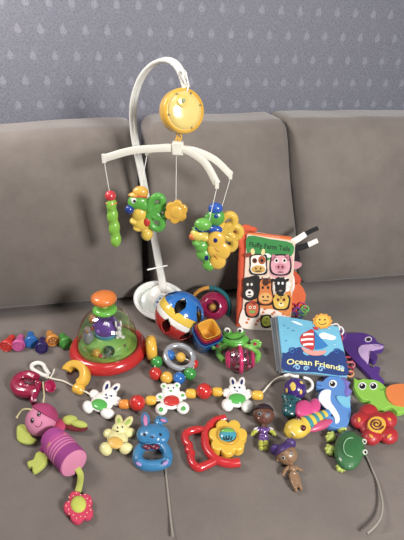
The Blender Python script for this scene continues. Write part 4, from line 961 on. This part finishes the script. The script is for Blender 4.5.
e = A('eye', G, circ(333, 383.6, 4, 3.7), .0148, .0162, plastic('#f4f4f4', .3), bd, 0); A('pupil', G, circ(332.6, 383.8, 2.6, 2.5), .0162, .0172, BLK, e, 0); A('eye_glint', G, circ(331.8, 382.7, .9, .8, 0, 10), .0172, .0178, WHITE, e, 0)
A('mouth', G, [(316.8, 384.3), (322, 385.6), (322, 386.1), (316.8, 384.9)], .0149, .0156, foam('#234f9c'), bd, 0)

# ---------------------------------------------------------------- turtle
t = thing('turtle_toy', G(385, 403, 0), 'lime green foam turtle with orange shell at the right edge of the photo', 'foam toy')
ol = [(354, 386.5), (354.5, 382), (354, 377.8), (358.5, 380), (363, 378.6), (368, 379.3), (373, 379.4), (379, 381.3), (383.5, 384.5), (386.5, 387), (400, 386), (416, 388), (428, 394), (440, 398), (436, 403), (426, 405), (424, 411), (415, 411), (408, 408.5), (404, 411), (398, 412.3), (394.5, 409), (390, 406.5), (385.5, 408), (381, 411), (374, 409.3), (366.5, 408), (367, 405), (370.5, 402.5), (368.5, 399.8), (362, 398.5), (357.5, 394)]
bd = A('body', G, ol, .001, .014, foam('#8ccb36'), t, 3); md = bd.modifiers.new('bevel', 'BEVEL'); md.width = .002; md.segments = 2
A('shell', G, [(386, 390), (389, 386), (396, 384), (406, 384), (416, 387), (423, 393), (425, 400), (420, 404.5), (411, 406), (400, 405.5), (392, 403), (387.5, 397.5)], .0138, .0175, foam('#ef8336'), bd, 3)
for x in (362.4, 373.4):
    e = A('eye', G, circ(x, 385.8, 4, 3.6), .0138, .0152, plastic('#f4f4f4', .3), bd, 0); A('pupil', G, circ(x, 386, 3, 2.7), .0152, .0162, BLK, e, 0); A('eye_glint', G, circ(x - .8, 384.8, .9, .8, 0, 10), .0162, .0168, WHITE, e, 0)
bm = B(); ptube(bm, G, [(379.5, 389, .0142), (382.3, 390.3, .0146), (383.6, 388.3, .0142)], .0007, 4, seg=6); O('mouth', bm, foam('#4f7d1c'), bd)

# ---------------------------------------------------------------- red flower
t = thing('flower_toy', G(375, 426, 0), 'red rubber flower with a yellow centre disc and dark red spiral', 'bath toy')
bm = B()
for x, y in ((368.5, 412.5), (360.5, 420.5), (371.5, 436.5), (388.5, 435.5), (387.5, 420)): ell(bm, G, x, y, 10, 9, .015)
ell(bm, G, 375, 424.5, 16.5, 14, .015); bd = O('petals', bm, plastic('#b8232a', .4, coat=.15), t, remesh=.0012)
for x, y, an in ((370.5, 409.5, 0), (359, 419.3, 90), (371, 436, -40), (389.3, 435.8, 40), (389, 418.8, -45)): bm = B(); ell(bm, G, x, y, 2.8, 1.5, .0018, .0275, an); O('petal_mark', bm, plastic('#efa82a', .4), bd)
bm = B(); plate(bm, G, circ(376.8, 424, 9.2, 7.8, 0, 28), .020, .0315, 0); cdk = O('center_disc', bm, plastic('#efb92e', .4), bd, bevel=.001)
pts = []
for k in range(30):
    a = k * .42; rr_ = 1.0 + 6.2 * k / 29; pts.append((376.8 + rr_*math.cos(a), 424 - rr_*.84*math.sin(a), .032))
bm = B(); ptube(bm, G, pts, .0016, 3, seg=8); O('spiral', bm, plastic('#6a1f2a', .4), cdk)

# ---------------------------------------------------------------- green frog with cord
t = thing('frog_toy', G(349, 452, 0), 'dark green rubber frog lying sideways with pale yellow-green feet', 'bath toy')
bm = B(); ell(bm, G, 348.5, 449.8, 14.6, 20.2, .017); ell(bm, G, 356, 447, 8.5, 13, .016)
for x, y in ((362, 441.8), (363, 452)): ell(bm, G, x, y, 4.6, 4.6, .010, .017)
bd = O('body', bm, plastic('#2f6e39', .5, coat=.3), t, remesh=.0012)
for (x, y) in ((364, 441.5), (364.8, 452)):
    bm = B(); ell(bm, G, x, y, 2.8, 2.8, .0045, .0245); e = O('eye', bm, plastic('#e8ecd8', .3), bd); bm = B(); ell(bm, G, x + .7, y + .3, 1.3, 1.5, .003, .0275); O('pupil', bm, BLK, e)
bm = B(); ptube(bm, G, [(353, 438, .0325), (348, 438.5, .0338), (344.3, 443, .0340), (343.8, 449, .0340), (346.3, 454.5, .0340), (352.5, 457, .0325)], .0008, 5, seg=6); O('smile', bm, plastic('#9fd0a0', .5), bd)
FT = plastic('#c3d65a', .4)
for x, y, r_, an in ((331.5, 437.5, 5.6, 150), (330.8, 449.5, 5.6, 200), (341, 467, 5, 250), (342, 430.8, 4.6, 100)):
    bm = B(); ell(bm, G, x, y, r_*.8, r_*.8, .008)
    for q in (-70, -25, 25, 70): ell(bm, G, x + r_*.75*math.cos(R(an + q)), y - r_*.75*math.sin(R(an + q)), r_*.42, r_*.42, .0055, .007)
    O('foot', bm, FT, t, remesh=.001)
bm = B(); ptube(bm, G, [(364, 452, .003), (367, 458, .002), (372, 469, .002), (377.5, 482, .002), (381, 495, .002), (382.3, 505, .002), (381, 516, .002), (376, 525, .0025), (367, 533.5, .002)], .0021, 8); tag(O('cord', bm, plastic('#968d82', .7), loc=G(374, 490, 0)), 'curved grey cord running from the dark green frog to the seat edge', 'cord')
bm = B(); ptube(bm, G, [(164.5, 461, .002), (166, 475, .002), (168.2, 495, .002), (170.5, 518, .002), (172.8, 537, .002)], .0021, 8); tag(O('cord', bm, plastic('#968d82', .7), loc=G(168, 495, 0)), 'straight grey cord running down from the blue rabbit rattle', 'cord')

# ---------------------------------------------------------------- yellow fish/bee squeaker
t = thing('striped_bug_toy', G(308, 428, 0), 'yellow rubber bug toy with teal stripes and pink wings', 'bath toy')
bm = B(); ell(bm, G, 296.8, 428.5, 12.5, 10.2, .018); ell(bm, G, 290, 431, 6.5, 7, .014, .014); bd = O('head', bm, plastic('#e9c62c', .35, coat=.2), t, remesh=.001)
for x, y, o_ in ((303, 428, .026), (298, 418.8, .026)): bm = B(); ell(bm, G, x, y, 3.2, 3.2, .006, o_ + .005); O('eye', bm, plastic('#5b1520', .2, coat=.5), bd)
bm = B(); ptube(bm, G, [(286.5, 427, .020), (290.5, 431, .025), (295, 435.5, .024)], .0016, 4); O('mouth', bm, plastic('#f3ead0', .4), bd)
segs = [(303.5, 425.5, 8.2, '#e9c62c'), (307.3, 423.8, 7.6, '#35949e'), (310.8, 422, 7.2, '#e9c62c'), (314.2, 420.3, 6.7, '#35949e'), (317.5, 418.6, 6.2, '#e9c62c'), (320.5, 417.2, 5.6, '#35949e'), (323.6, 415.7, 5, '#e9c62c'), (327, 414, 4.4, '#4a8fd0')]
for x, y, r_, h in segs:
    s = G.px(x, y); c_ = G(x, y, r_*s*.8); d = G(327, 414, .012) - G(303, 425.5, .012)
    m = T4(c_) @ frame(d, (0, 0, 1)); r1 = r_*s*1.05
    bm = B(); lathe(bm, [(r1*.75, -.0058), (r1*.97, -.0045), (r1, 0), (r1*.95, .0045), (r1*.72, .0058)], m, 24); O('body_band', bm, plastic(h, .35, coat=.2), t)
PW = plastic('#e0478a', .35, coat=.2)
bm = B(); ell(bm, G, 304, 409.5, 9.6, 9.8, .012, .020, 20); ell(bm, G, 314.8, 406.3, 5.8, 8.4, .010, .020, -5); O('wing', bm, PW, t, remesh=.001)
bm = B(); ell(bm, G, 320, 425.5, 14.5, 4.6, .009, .012, 20); O('wing', bm, plastic('#cf4f7c', .35, coat=.2), t)

# ---------------------------------------------------------------- purple and teal figure
t = thing('teal_animal_figure', G(290, 412, 0), 'small dark teal round-eared animal toy on a spotted purple ball', 'rattle')
bm = B(); c_, r2 = sph(bm, G, 295, 389, 10.8); pb = O('ball', bm, plastic('#44277d', .25, coat=.5), t, label='purple ball with yellow spots')
for x, y, a, b_, an in ((293, 386.5, 2.6, 4.2, 0), (286.5, 390.5, 1.5, 2.4, 10), (301.5, 382.5, 2, 1.6, -30), (301, 392, 1.5, 2.5, 20)):
    vv = (G(x, y, c_.z) - CAM).normalized(); oc = CAM - c_; bq = oc.dot(vv); dq = bq*bq - oc.length_squared + (r2*1.0)**2
    if dq <= 0: continue
    pt = CAM + vv * (-bq - math.sqrt(dq)); nn_ = (pt - c_).normalized(); Pq = Plane(pt, nn_)
    bm = B(); s = G.px(x, y); bmesh.ops.create_uvsphere(bm, u_segments=16, v_segments=8, radius=1, matrix=T4(pt) @ frame(nn_, (1, 0, 0)) @ Matrix.Diagonal((a*s, b_*s, .0012, 1))); O('spot', bm, plastic('#e0bf3e', .35), pb)
TL = plastic('#11565c', .3, coat=.4)
bm = B(); ell(bm, G, 290, 409, 8.6, 9.2, .014); ell(bm, G, 290.5, 400.5, 8.4, 6.8, .013, .018); ell(bm, G, 283.7, 396, 2.6, 2.6, .006, .026); ell(bm, G, 298.6, 399.5, 2.8, 2.6, .006, .024); ell(bm, G, 289, 404.5, 5, 3.6, .007, .026)
tb = O('body', bm, TL, t, remesh=.001)
for x in (287, 292.6): bm = B(); ell(bm, G, x, 399.5, .9, 1, .0015, .0325); O('eye', bm, BLK, tb)
for x in (287.8, 290.6): bm = B(); ell(bm, G, x, 404, .6, .6, .001, .0335); O('nostril', bm, BLK, tb)

# ---------------------------------------------------------------- magenta clip toy
MG = plastic('#a81446', .25, coat=.5)
t = thing('magenta_clip_toy', G(32, 392, 0), 'magenta claw-shaped clip toy with a small open cup, above the soft doll', 'rattle')
bm = B(); ptube(bm, G, [(36, 379, .012), (29, 376.2, .013), (20.5, 378, .013), (15.8, 384, .013), (19, 390.3, .013), (27.5, 392.5, .013), (36, 390, .013)], .0140, 6); ell(bm, G, 23, 386.5, 8.5, 6.5, .014, .014); ell(bm, G, 37, 385, 5.4, 5, .014); ell(bm, G, 30, 388, 8, 5.5, .014); O('claw', bm, MG, t, remesh=.0011)
bm = B(); ell(bm, G, 29, 381.5, 6, 3.4, .004, .0275, -12); O('claw_hollow_shade', bm, plastic('#4d0a22', .5), t)  # darkened magenta ellipsoid, shade of the claw opening put into its colour
for k in range(4): bm = B(); ell(bm, G, 24.8 + 2.4*k, 380.4 + .2*k, .9, 1.2, .003, .0312); O('tooth', bm, MG, t)
ca_ = Vector((.75, -.25, .6)).normalized(); cc_ = G(48.5, 387, .014); r2 = .0135
bm = B(); lathe(bm, [(r2*.5, -.012), (r2*.9, -.007), (r2*1.05, .004), (r2*1.1, .008), (r2*.98, .009), (r2*.85, .006), (r2*.7, -.003), (r2*.2, -.005)], T4(cc_) @ frame(ca_), 28); O('cup', bm, plastic('#c0215c', .25, coat=.5), t, ang=60)
bm = B(); ptube(bm, G, [(37, 387, .013), (35, 393, .012), (33, 399, .010), (34, 403, .008)], [.010, .0065], 5); O('handle', bm, plastic('#a3134a', .25, coat=.5), t)
bm = B(); ell(bm, G, 35.2, 400.5, 2, 1.5, .003, .0165, 40); O('pale_spot', bm, plastic('#d9a3b8', .3), t)

# ---------------------------------------------------------------- soft pink doll
t = thing('soft_bug_doll', G(52, 445, 0), 'pink plush bug doll with lime hands and striped barrel body', 'soft toy')
PF = felt('#dd86a8', .5); LM = felt('#bcc750', .6); HM = felt('#b2386f', .6)
def cush(name, M, pts, z0, z1, mt, parent, bev=.004, sm=3):
    bm = B(); plate(bm, M, pts, z0, z1, sm); return O(name, bm, mt, parent, bevel=bev)
cush('wing', G, [(17, 426), (22, 423.5), (27, 426), (32, 436), (37, 438.5), (33, 442), (25, 442.5), (17.5, 439.5), (16.3, 433)], .004, .012, LM, t)
bm = B()
ell(bm, G, 79, 424, 9, 3.6, .006, .020, -12); ell(bm, G, 70, 420, 8, 5, .007, .018, 0); O('wing', bm, LM, t, remesh=.0012)
bm = B(); ell(bm, G, 75, 427, 13, 4.2, .007, .010, -8); O('wing_back', bm, felt('#7a1f25', .5), t)
bm = B(); ell(bm, G, 59, 425, 6.5, 7.5, .009, .014, 30); O('shoulder', bm, felt('#cf3f6c', .6), t)
hc = G(41, 420, .034); hr = 15.2 * G.px(42, 419, .03)
mh = T4(hc) @ frame((-.25, -.55, .8), (1, 0, 0))
bm = B(); bmesh.ops.create_uvsphere(bm, u_segments=36, v_segments=24, radius=hr, matrix=mh @ Matrix.Diagonal((1, 1, .9, 1))); hd = O('head', bm, PF, t)
# hood: the part of a slightly larger shell that lies behind a slanting plane
bm = B(); hm = T4(hc) @ frame((-.10, -.62, .72), (1, 0, 0)); bmesh.ops.create_uvsphere(bm, u_segments=40, v_segments=28, radius=hr*1.05)
up_dir = Vector((.42, .66, .48)).normalized()
bmesh.ops.bisect_plane(bm, geom=bm.verts[:] + bm.edges[:] + bm.faces[:], plane_co=up_dir*hr*.42, plane_no=up_dir, clear_inner=True)
for v_ in bm.verts: v_.co = hc + v_.co * 1.0
O('hood', bm, HM, t, solid=.0025)
def on(cen, rad, px, py, a, b_, th, name, mt, par, rr0=1.0):
    vv = (G(px, py, cen.z) - CAM).normalized(); oc = CAM - cen; bq = oc.dot(vv); dq = bq*bq - oc.length_squared + (rad*rr0)**2
    if dq < 0: return None
    pt = CAM + vv * (-bq - math.sqrt(dq)); nn_ = (pt - cen).normalized(); s = G.px(px, py, cen.z)
    bm = B(); bmesh.ops.create_uvsphere(bm, u_segments=16, v_segments=10, radius=1, matrix=T4(pt) @ frame(nn_, (1, 0, 0)) @ Matrix.Diagonal((a*s, b_*s, th, 1))); return O(name, bm, mt, par)
def arc_on(cen, rad, pts, r, name, mt, par):
    out = []
    for px, py in pts:
        vv = (G(px, py, cen.z) - CAM).normalized(); oc = CAM - cen; bq = oc.dot(vv); dq = max(0, bq*bq - oc.length_squared + rad**2); out.append(CAM + vv * (-bq - math.sqrt(dq)))
    bm = B(); tube(bm, cr(out, 5), r, 8); return O(name, bm, mt, par)
DKB = plastic('#2a1420', .3, coat=.4)
for x, y in ((32.3, 420.5), (39, 414)):
    e = on(hc, hr*.94, x, y, 1.7, 2.5, .0016, 'eye', DKB, hd); on(hc, hr*.97, x + .5, y - .9, .5, .6, .0012, 'eye_glint', WHITE, hd)
arc_on(hc, hr*.96, [(35, 425.5), (38, 427), (41, 425), (42, 421.5)], .0007, 'smile', plastic('#7a2848', .7), hd)
bm = B(); ptube(bm, G, [(33, 411, .055), (29, 409, .060), (23, 409.5, .058), (19.5, 413, .050), (17, 417, .045)], .0016, 6); ell(bm, G, 17, 417.3, 1.4, 1.4, .003, .045); O('antenna', bm, felt('#c9c08a', .5), t)
bm = B(); ptube(bm, G, [(43.5, 406, .055), (43.5, 401, .058), (44.2, 396, .055), (43.5, 388, .045), (43, 382, .038)], .0016, 6); O('antenna', bm, felt('#d9cf9c', .5), t)
# barrel body lying towards the viewer's right
ba = G(53.5, 440, .030); bb_ = G(72.5, 461.5, .034); dd = (bb_ - ba); LB = dd.length; mB = T4(ba) @ frame(dd, (0, 0, 1)); rB2 = 14.2 * G.px(65, 450, .03)
rB2 = min(rB2, .034)
def band(z0, z1, h, nm='body_band', rr0=1.0):
    bm = B(); pr = []
    for k in range(5):
        z = z0 + (z1 - z0)*k/4; q = z / LB; pr.append((rB2*rr0*(.62 + .38*min(1, max(q + .28, 0)/.5)**.6 if q < .25 else rB2/rB2*1.0) if q < .25 else rB2*rr0, z))
    lathe(bm, pr, mB, 36); return O(nm, bm, felt(h, .5), t)
zs = [-.010, .016, .026, .030, .034, .0385, .042, .0465, .050, .0545, LB + .004]
hs = ['#b8459c', '#c04a99', '#d9679f', '#ab3f92', '#dc7aa6', '#ab3f92', '#dc7aa6', '#ab3f92', '#dc7aa6', '#a03a88']
tot = LB + .004
for i in range(10):
    z0, z1 = zs[i], zs[i+1]
    if z1 <= z0: continue
    band(z0, z1, hs[i])
bm = B(); lathe(bm, [(rB2*.97, tot - .001), (rB2*.93, tot + .003), (rB2*.6, tot + .005), (rB2*.1, tot + .0055)], mB, 36); O('round_bottom', bm, PF, t)
for x, y, a, b_, an in ((50.5, 447, 3.6, 4.6, 25), (66.5, 436.5, 4, 3.2, -20)):
    cen = ba + dd * .22; on(cen, rB2*1.0, x, y, a, b_, .0015, 'heart_patch', felt('#c98a6a', .5), t)
cush('hand', G, [(27.5, 461), (33, 459), (36, 452.5), (42, 450.5), (47.5, 453.5), (47.5, 460), (43, 466), (37, 470.5), (32.5, 471.5), (32, 466), (28, 466)], .004, .014, LM, t)
bm = B(); ell(bm, G, 45, 449, 5.5, 5, .009, .014); O('sleeve', bm, felt('#a83586', .5), t)
bm = B(); tube(bm, cr([G(77, 468, .020), G(80.5, 475, .012), G(80, 483, .008), G(78, 492, .008)], 6), 1, flat=(.0058, .0028), up=(0, 0, 1)); O('tail_ribbon', bm, LM, t, bevel=.001)
fl = cush('flower', G, [(p[0], p[1]) for p in petals(78.7, 506, 11.5, 15.6, 5, 40, 1.05, 6)], .003, .014, felt('#d8375c', .5), t, .004, 0)
bm = B(); ell(bm, G, 78.5, 504.5, 8, 9, .007, .013); O('flower_center', bm, felt('#c6cf45', .6), fl)
for k in range(18):
    a = 2*math.pi*k/18; q = 12.6 if k % 2 else 10.8; bm = B(); ell(bm, G, 78.7 + q*math.cos(a), 505.5 - q*1.02*math.sin(a), .75, .75, .0008, .0142); O('dot', bm, felt('#f1b9a2', .4), fl)

# ---------------------------------------------------------------- yellow rabbit
t = thing('yellow_rabbit', G(117, 447, 0), 'pale yellow plastic rabbit figure with orange belly left of the blue rabbit rattle', 'figure')
animal(G, t, [(120, 428.5, 7, 5.8, .011, 15, .015), (119, 421.5, 3.4, 6, .006, 5, .019), (128, 422, 3.2, 6, .006, -38, .018), (117.5, 439, 9, 8.5, .010, 10), (108.5, 434, 4.4, 4.6, .008, 30), (129.5, 432.5, 5, 4.2, .008, 15), (105.8, 449, 5.4, 6, .011, 25), (126, 448.5, 6, 5, .011, 15)],
    'body', plastic('#e9e29a', .35, coat=.2, sub=.1), (115.5, 442.5, 8, 6, .005, .019, -10), plastic('#eebb4c', .35), ((117.5, 427.5, .8, .0265), (122.5, 427, .8, .0265)),
    ((119, 421.5, 1.7, 3.7, .0248, 5), (128, 422, 1.6, 3.7, .0238, -38)), plastic('#a9c94e', .4), None, (('mouth', 117.5, 431.5, 1.6, .7, .0265, 10, BLK),))

# ---------------------------------------------------------------- blue rabbit rattle
t = thing('rabbit_rattle', G(153, 466, 0), 'blue plastic rabbit head rattle with a loop handle and maroon bow', 'rattle')
BR = plastic('#3384b8', .3, coat=.3)
bm = B(); ell(bm, G, 145.8, 435, 9.5, 10.5, .015, .019); ell(bm, G, 160.5, 435, 9.5, 10.5, .015, .019); ell(bm, G, 153.3, 434.5, 15, 11.4, .017, .020); ell(bm, G, 145.3, 420, 4.8, 8.5, .008, .024, 6); ell(bm, G, 159, 421.5, 4.8, 6.2, .008, .022, -5); ell(bm, G, 163, 420.3, 5, 3.4, .008, .027, -15)
hd = O('head', bm, BR, t, remesh=.0011, smooth=4)
bm = B(); ell(bm, G, 145.4, 420.5, 2.2, 6, .0025, .0308, 6); O('inner_ear', bm, plastic('#d77fb2', .4), hd)
bm = B(); ell(bm, G, 163.3, 420.5, 3, 1.6, .0025, .0342, -15); O('inner_ear', bm, plastic('#d77fb2', .4), hd)
for x in (144.5, 160.5): bm = B(); ell(bm, G, x, 434.5, 1.3, 1.5, .002, .0335); O('eye', bm, BLK, hd)
bm = B(); ell(bm, G, 152.6, 437.2, 1.4, 1, .002, .0355); O('nose', bm, plastic('#5a2038', .4), hd)
bm = B(); ptube(bm, G, [(142, 447, .013), (138.5, 452, .013), (137.8, 458.5, .013), (141, 463.5, .013), (148, 465.6, .013), (158, 465.2, .013), (164.8, 462.5, .013), (167.6, 457.5, .013), (166.5, 451.5, .013), (163, 446, .013)], .0108, 6)
ell(bm, G, 139.8, 463.5, 5.6, 5, .013); ell(bm, G, 166, 462.5, 6, 5.4, .013); ell(bm, G, 152.5, 446.5, 12, 4, .012, .015); O('loop_handle', bm, BR, t, remesh=.0011, smooth=4)
for x, y, an in ((138.8, 464, -30), (165.5, 463, 35)): bm = B(); ell(bm, G, x, y, 3.4, 1.8, .0025, .0262, an); O('paw_pad', bm, plastic('#b08fcf', .4), t)
bm = B(); ell(bm, G, 147, 447, 4.4, 3, .004, .028, -5); ell(bm, G, 155.5, 447, 4.4, 3, .004, .028, 5); ell(bm, G, 151.2, 447, 2, 2, .005, .028); bw = O('bow', bm, plastic('#6a1730', .4), t)
for x, y in ((146, 446.6), (149, 448), (154, 446.2), (157, 448)): bm = B(); ell(bm, G, x, y, .6, .6, .001, .0322); O('bow_dot', bm, plastic('#d9aab4', .5), bw)

# ---------------------------------------------------------------- red rattle with yellow flower
t = thing('flower_rattle', G(215, 450, 0), 'red plastic rattle with a grip loop and a yellow flower', 'rattle')
pts = [(206.5, 431.2), (198, 429.5), (189, 431.5), (184.8, 435.5), (186, 442), (189.3, 446), (188.2, 450), (191.2, 453), (190.5, 457.5), (193, 464), (198.5, 467.8), (206, 465.2), (215, 460.8)]
bm = B(); ptube(bm, G, [(x, y, .011) for x, y in pts], .0082, 4, seg=12); O('grip_loop', bm, plastic('#d02027', .25, coat=.5), t)
pts = [(225.5, 418.5), (217, 420.5), (210, 425.5), (205.7, 434), (205.3, 443), (208, 451), (213.5, 457.5), (221, 461.6), (230, 463.3), (239.3, 462.2)]
bm = B(); ptube(bm, G, [(x, y, .0115) for x, y in pts], .0092, 4, seg=12); O('curved_frame', bm, plastic('#d6242a', .25, coat=.5), t)
bm = B(); plate(bm, G, petals(228, 436, 15, 19.6, 7, 12, .92, 10), .004, .024, 0); fl = O('flower', bm, plastic('#f2c21f', .28, coat=.4), t, bevel=.005)
gl_c = G(227.7, 435.2, .022); 
bm = B(); ell(bm, G, 227.7, 435.2, 9.4, 8, .010, .022, seg=28); gb_ = O('globe', bm, plastic('#3fa3b8', .25, coat=.5), t)
bm = B(); ell(bm, G, 227.4, 431.8, 7.4, 4, .0075, .0265); O('globe_top', bm, plastic('#6db53c', .3, coat=.4), gb_)
bm = B(); torus(bm, T4(G(227.7, 435.2, .026)) @ Matrix.Diagonal((1, 1.05, 1, 1)), 9.5*G.px(227, 435, .02), .002, 32, 8); O('globe_rim', bm, plastic('#e0a91c', .3), t)
for dx in (-4.5, -1.6, 1.4, 4.3): bm = B(); ell(bm, G, 227.9 + dx*.9, 437.8, .7, 2.9, .002, .0308 - abs(dx)*.0007, dx*-4); O('slot', bm, plastic('#123a4a', .5), gb_)

# ---------------------------------------------------------------- small dolls
def doll(root, hc_px, hr_px, skin, bodyp, limbs, headname='head'):
    s = G.px(*hc_px); hr = hr_px * s; hc = G(hc_px[0], hc_px[1], hr*.95)
    bm = B(); bmesh.ops.create_uvsphere(bm, u_segments=30, v_segments=20, radius=hr, matrix=T4(hc) @ Matrix.Diagonal((1.03, .95, .93, 1)))
    for q in bodyp: ell(bm, G, *q)
    for pts, r in limbs: ptube(bm, G, pts, r, 5)
    return hc, hr, bm
# dark-haired one
SK = plastic('#6b4233', .4, coat=.2); t = thing('small_doll', G(264, 440, 0), 'small doll with dark hair, shiny purple suit and yellow-green gloves and boots', 'doll')
hc, hr, bm = doll(t, (263.5, 415), 10, SK, ((263.5, 427, 2.6, 3, .006, .010),), ())
ell(bm, G, 255.3, 417, 1.6, 2.2, .003, .014); ell(bm, G, 271.7, 418, 1.6, 2.2, .003, .014)
hd = O('head', bm, SK, t, remesh=.0009, smooth=2)
bm = B(); bmesh.ops.create_uvsphere(bm, u_segments=36, v_segments=24, radius=hr*1.06)
ud = Vector((.02, .80, .45)).normalized()
bmesh.ops.bisect_plane(bm, geom=bm.verts[:] + bm.edges[:] + bm.faces[:], plane_co=ud*hr*.42, plane_no=ud, clear_inner=True)
for v_ in bm.verts: v_.co += hc
O('hair', bm, plastic('#2a1a26', .5, bump=.4), hd, solid=.0016)
for x, y in ((259.5, 413.8), (268.3, 414.8)):
    e = on(hc, hr*.96, x, y, 2.1, 1.9, .0012, 'eye', plastic('#8c8a92', .2), hd); on(hc, hr*.985, x, y, 1.3, 1.5, .0011, 'pupil', BLK, hd)
    on(hc, hr*.97, x, y - 2.8, 2, .4, .0008, 'eyebrow', BLK, hd)
on(hc, hr*.99, 263.7, 417.3, .8, .8, .0012, 'nose', SK, hd); on(hc, hr*.98, 263.6, 419.8, 1.3, .7, .0012, 'lips', plastic('#a03a4a', .3), hd); on(hc, hr*.97, 258.5, 418, .8, .6, .0009, 'cheek_mark', plastic('#e6d9d0', .3), hd)
SU = plastic('#7a55a0', .15, coat=.8, metal=.4); GL_ = plastic('#bcbf3a', .3, coat=.4)
bm = B(); ell(bm, G, 263.5, 431, 4.6, 4.6, .009, .010); ell(bm, G, 263.5, 436.5, 5.2, 3.8, .009, .010)
for sd in (-1, 1):
    ptube(bm, G, [(263.5 + sd*3, 428.8, .011), (263.5 + sd*7, 430.5, .010)], [.0048, .0042], 5)
    ptube(bm, G, [(263.5 + sd*2.3, 438, .009), (263.5 + sd*2.4, 443, .008)], [.0065, .0052], 4)
O('suit', bm, SU, t, remesh=.0008, smooth=2)
for sd in (-1, 1):
    bm = B(); ptube(bm, G, [(263.5 + sd*6.5, 430.4, .010), (263.5 + sd*9.5, 432.3, .009), (263.5 + sd*10.5, 434.2, .009)], [.0046, .0042], 5)
    for k in range(4): ptube(bm, G, [(263.5 + sd*10.2, 433.6, .009), (263.5 + sd*(11.6 + .7*(2 - abs(k - 1.5))), 432.8 + 1.1*k, .008)], [.0016, .0013], 4)
    ptube(bm, G, [(263.5 + sd*10, 433, .009), (263.5 + sd*11.4, 431.2, .009)], [.0016, .0013], 4)
    O('glove', bm, GL_, t, remesh=.0006, smooth=1)
    bm = B(); ell(bm, G, 263.5 + sd*7.6, 428.4, 2.6, .8, .002, .014, -25*sd); O('shoulder_trim', bm, plastic('#d8d2e0', .2), t)
    bm = B(); ptube(bm, G, [(263.5 + sd*2.4, 441.5, .008), (263.5 + sd*2.3, 447, .0075)], [.0058, .0062], 4); ell(bm, G, 263.5 + sd*2.4, 448.5, 2.6, 2.2, .006, .008); O('boot', bm, GL_, t, remesh=.0008, smooth=1)
# purple-haired one
SK2 = plastic('#94704f', .38, coat=.3); t = thing('small_doll', G(291, 475, 0), 'small bare tan doll with two purple hair buns', 'doll')
hc, hr, bm = doll(t, (286.6, 454.5), 10, SK2, ((292.3, 469.3, 4.2, 4.8, .0085, .010, 15), (293.2, 474.5, 4.4, 3.6, .0085, .010), (290.8, 464.5, 2.2, 3, .005, .011)), (
    ([(289.5, 466.8, .011), (286, 469.5, .010), (283.6, 473.5, .009)], [.0042, .0032]), ([(295, 466.5, .011), (297.6, 468.4, .010), (300.8, 470, .009)], [.0042, .0032]),
    ([(291.8, 475, .010), (293, 482, .009), (295.3, 488.5, .008)], [.0072, .0042]), ([(295.3, 474.5, .010), (297.8, 481, .009), (300, 487, .008)], [.0072, .0042])))
ell(bm, G, 296, 490.3, 1.9, 2.4, .005, .006); ell(bm, G, 300.8, 488.6, 1.9, 2.3, .005, .006)
for k in range(4):
    ptube(bm, G, [(283.7, 473, .009), (281.8 + .9*k, 475.4 + .3*k, .008)], [.0014, .0011], 4); ptube(bm, G, [(300.6, 469.9, .009), (303 - .1*k, 469.2 + .8*k, .008)], [.0014, .0011], 4)
ell(bm, G, 277.8, 459.8, 1.7, 2.2, .003, .012)
bd = O('body', bm, SK2, t, remesh=.0008, smooth=2)
bm = B(); bmesh.ops.create_uvsphere(bm, u_segments=36, v_segments=24, radius=hr*1.07)
ud = Vector((-.42, .74, .40)).normalized()
bmesh.ops.bisect_plane(bm, geom=bm.verts[:] + bm.edges[:] + bm.faces[:], plane_co=ud*hr*.34, plane_no=ud, clear_inner=True)
for v_ in bm.verts: v_.co += hc
HR = plastic('#4b2f78', .45, bump=.4); hr_o = O('hair', bm, HR, bd, solid=.0016)
for x, y in ((275.8, 449.8), (290.2, 443.8)): bm = B(); ell(bm, G, x, y, 6, 5.6, .013, .019, 20); O('hair_bun', bm, HR, hr_o)
for x, y in ((283.2, 457.8), (291.6, 453.8)):
    on(hc, hr*.96, x, y, 1.9, 1.9, .0012, 'eye', plastic('#b9b2a8', .2), bd); on(hc, hr*.985, x, y, 1.3, 1.4, .0011, 'pupil', BLK, bd); on(hc, hr*.97, x - .7, y - 2.9, 1.8, .4, .0008, 'eyebrow', plastic('#3b2450', .5), bd)
on(hc, hr*.99, 288.5, 458.2, .7, .8, .0012, 'nose', SK2, bd); on(hc, hr*.98, 289.6, 460.8, 1.2, .6, .0012, 'lips', plastic('#8a3c44', .3), bd)
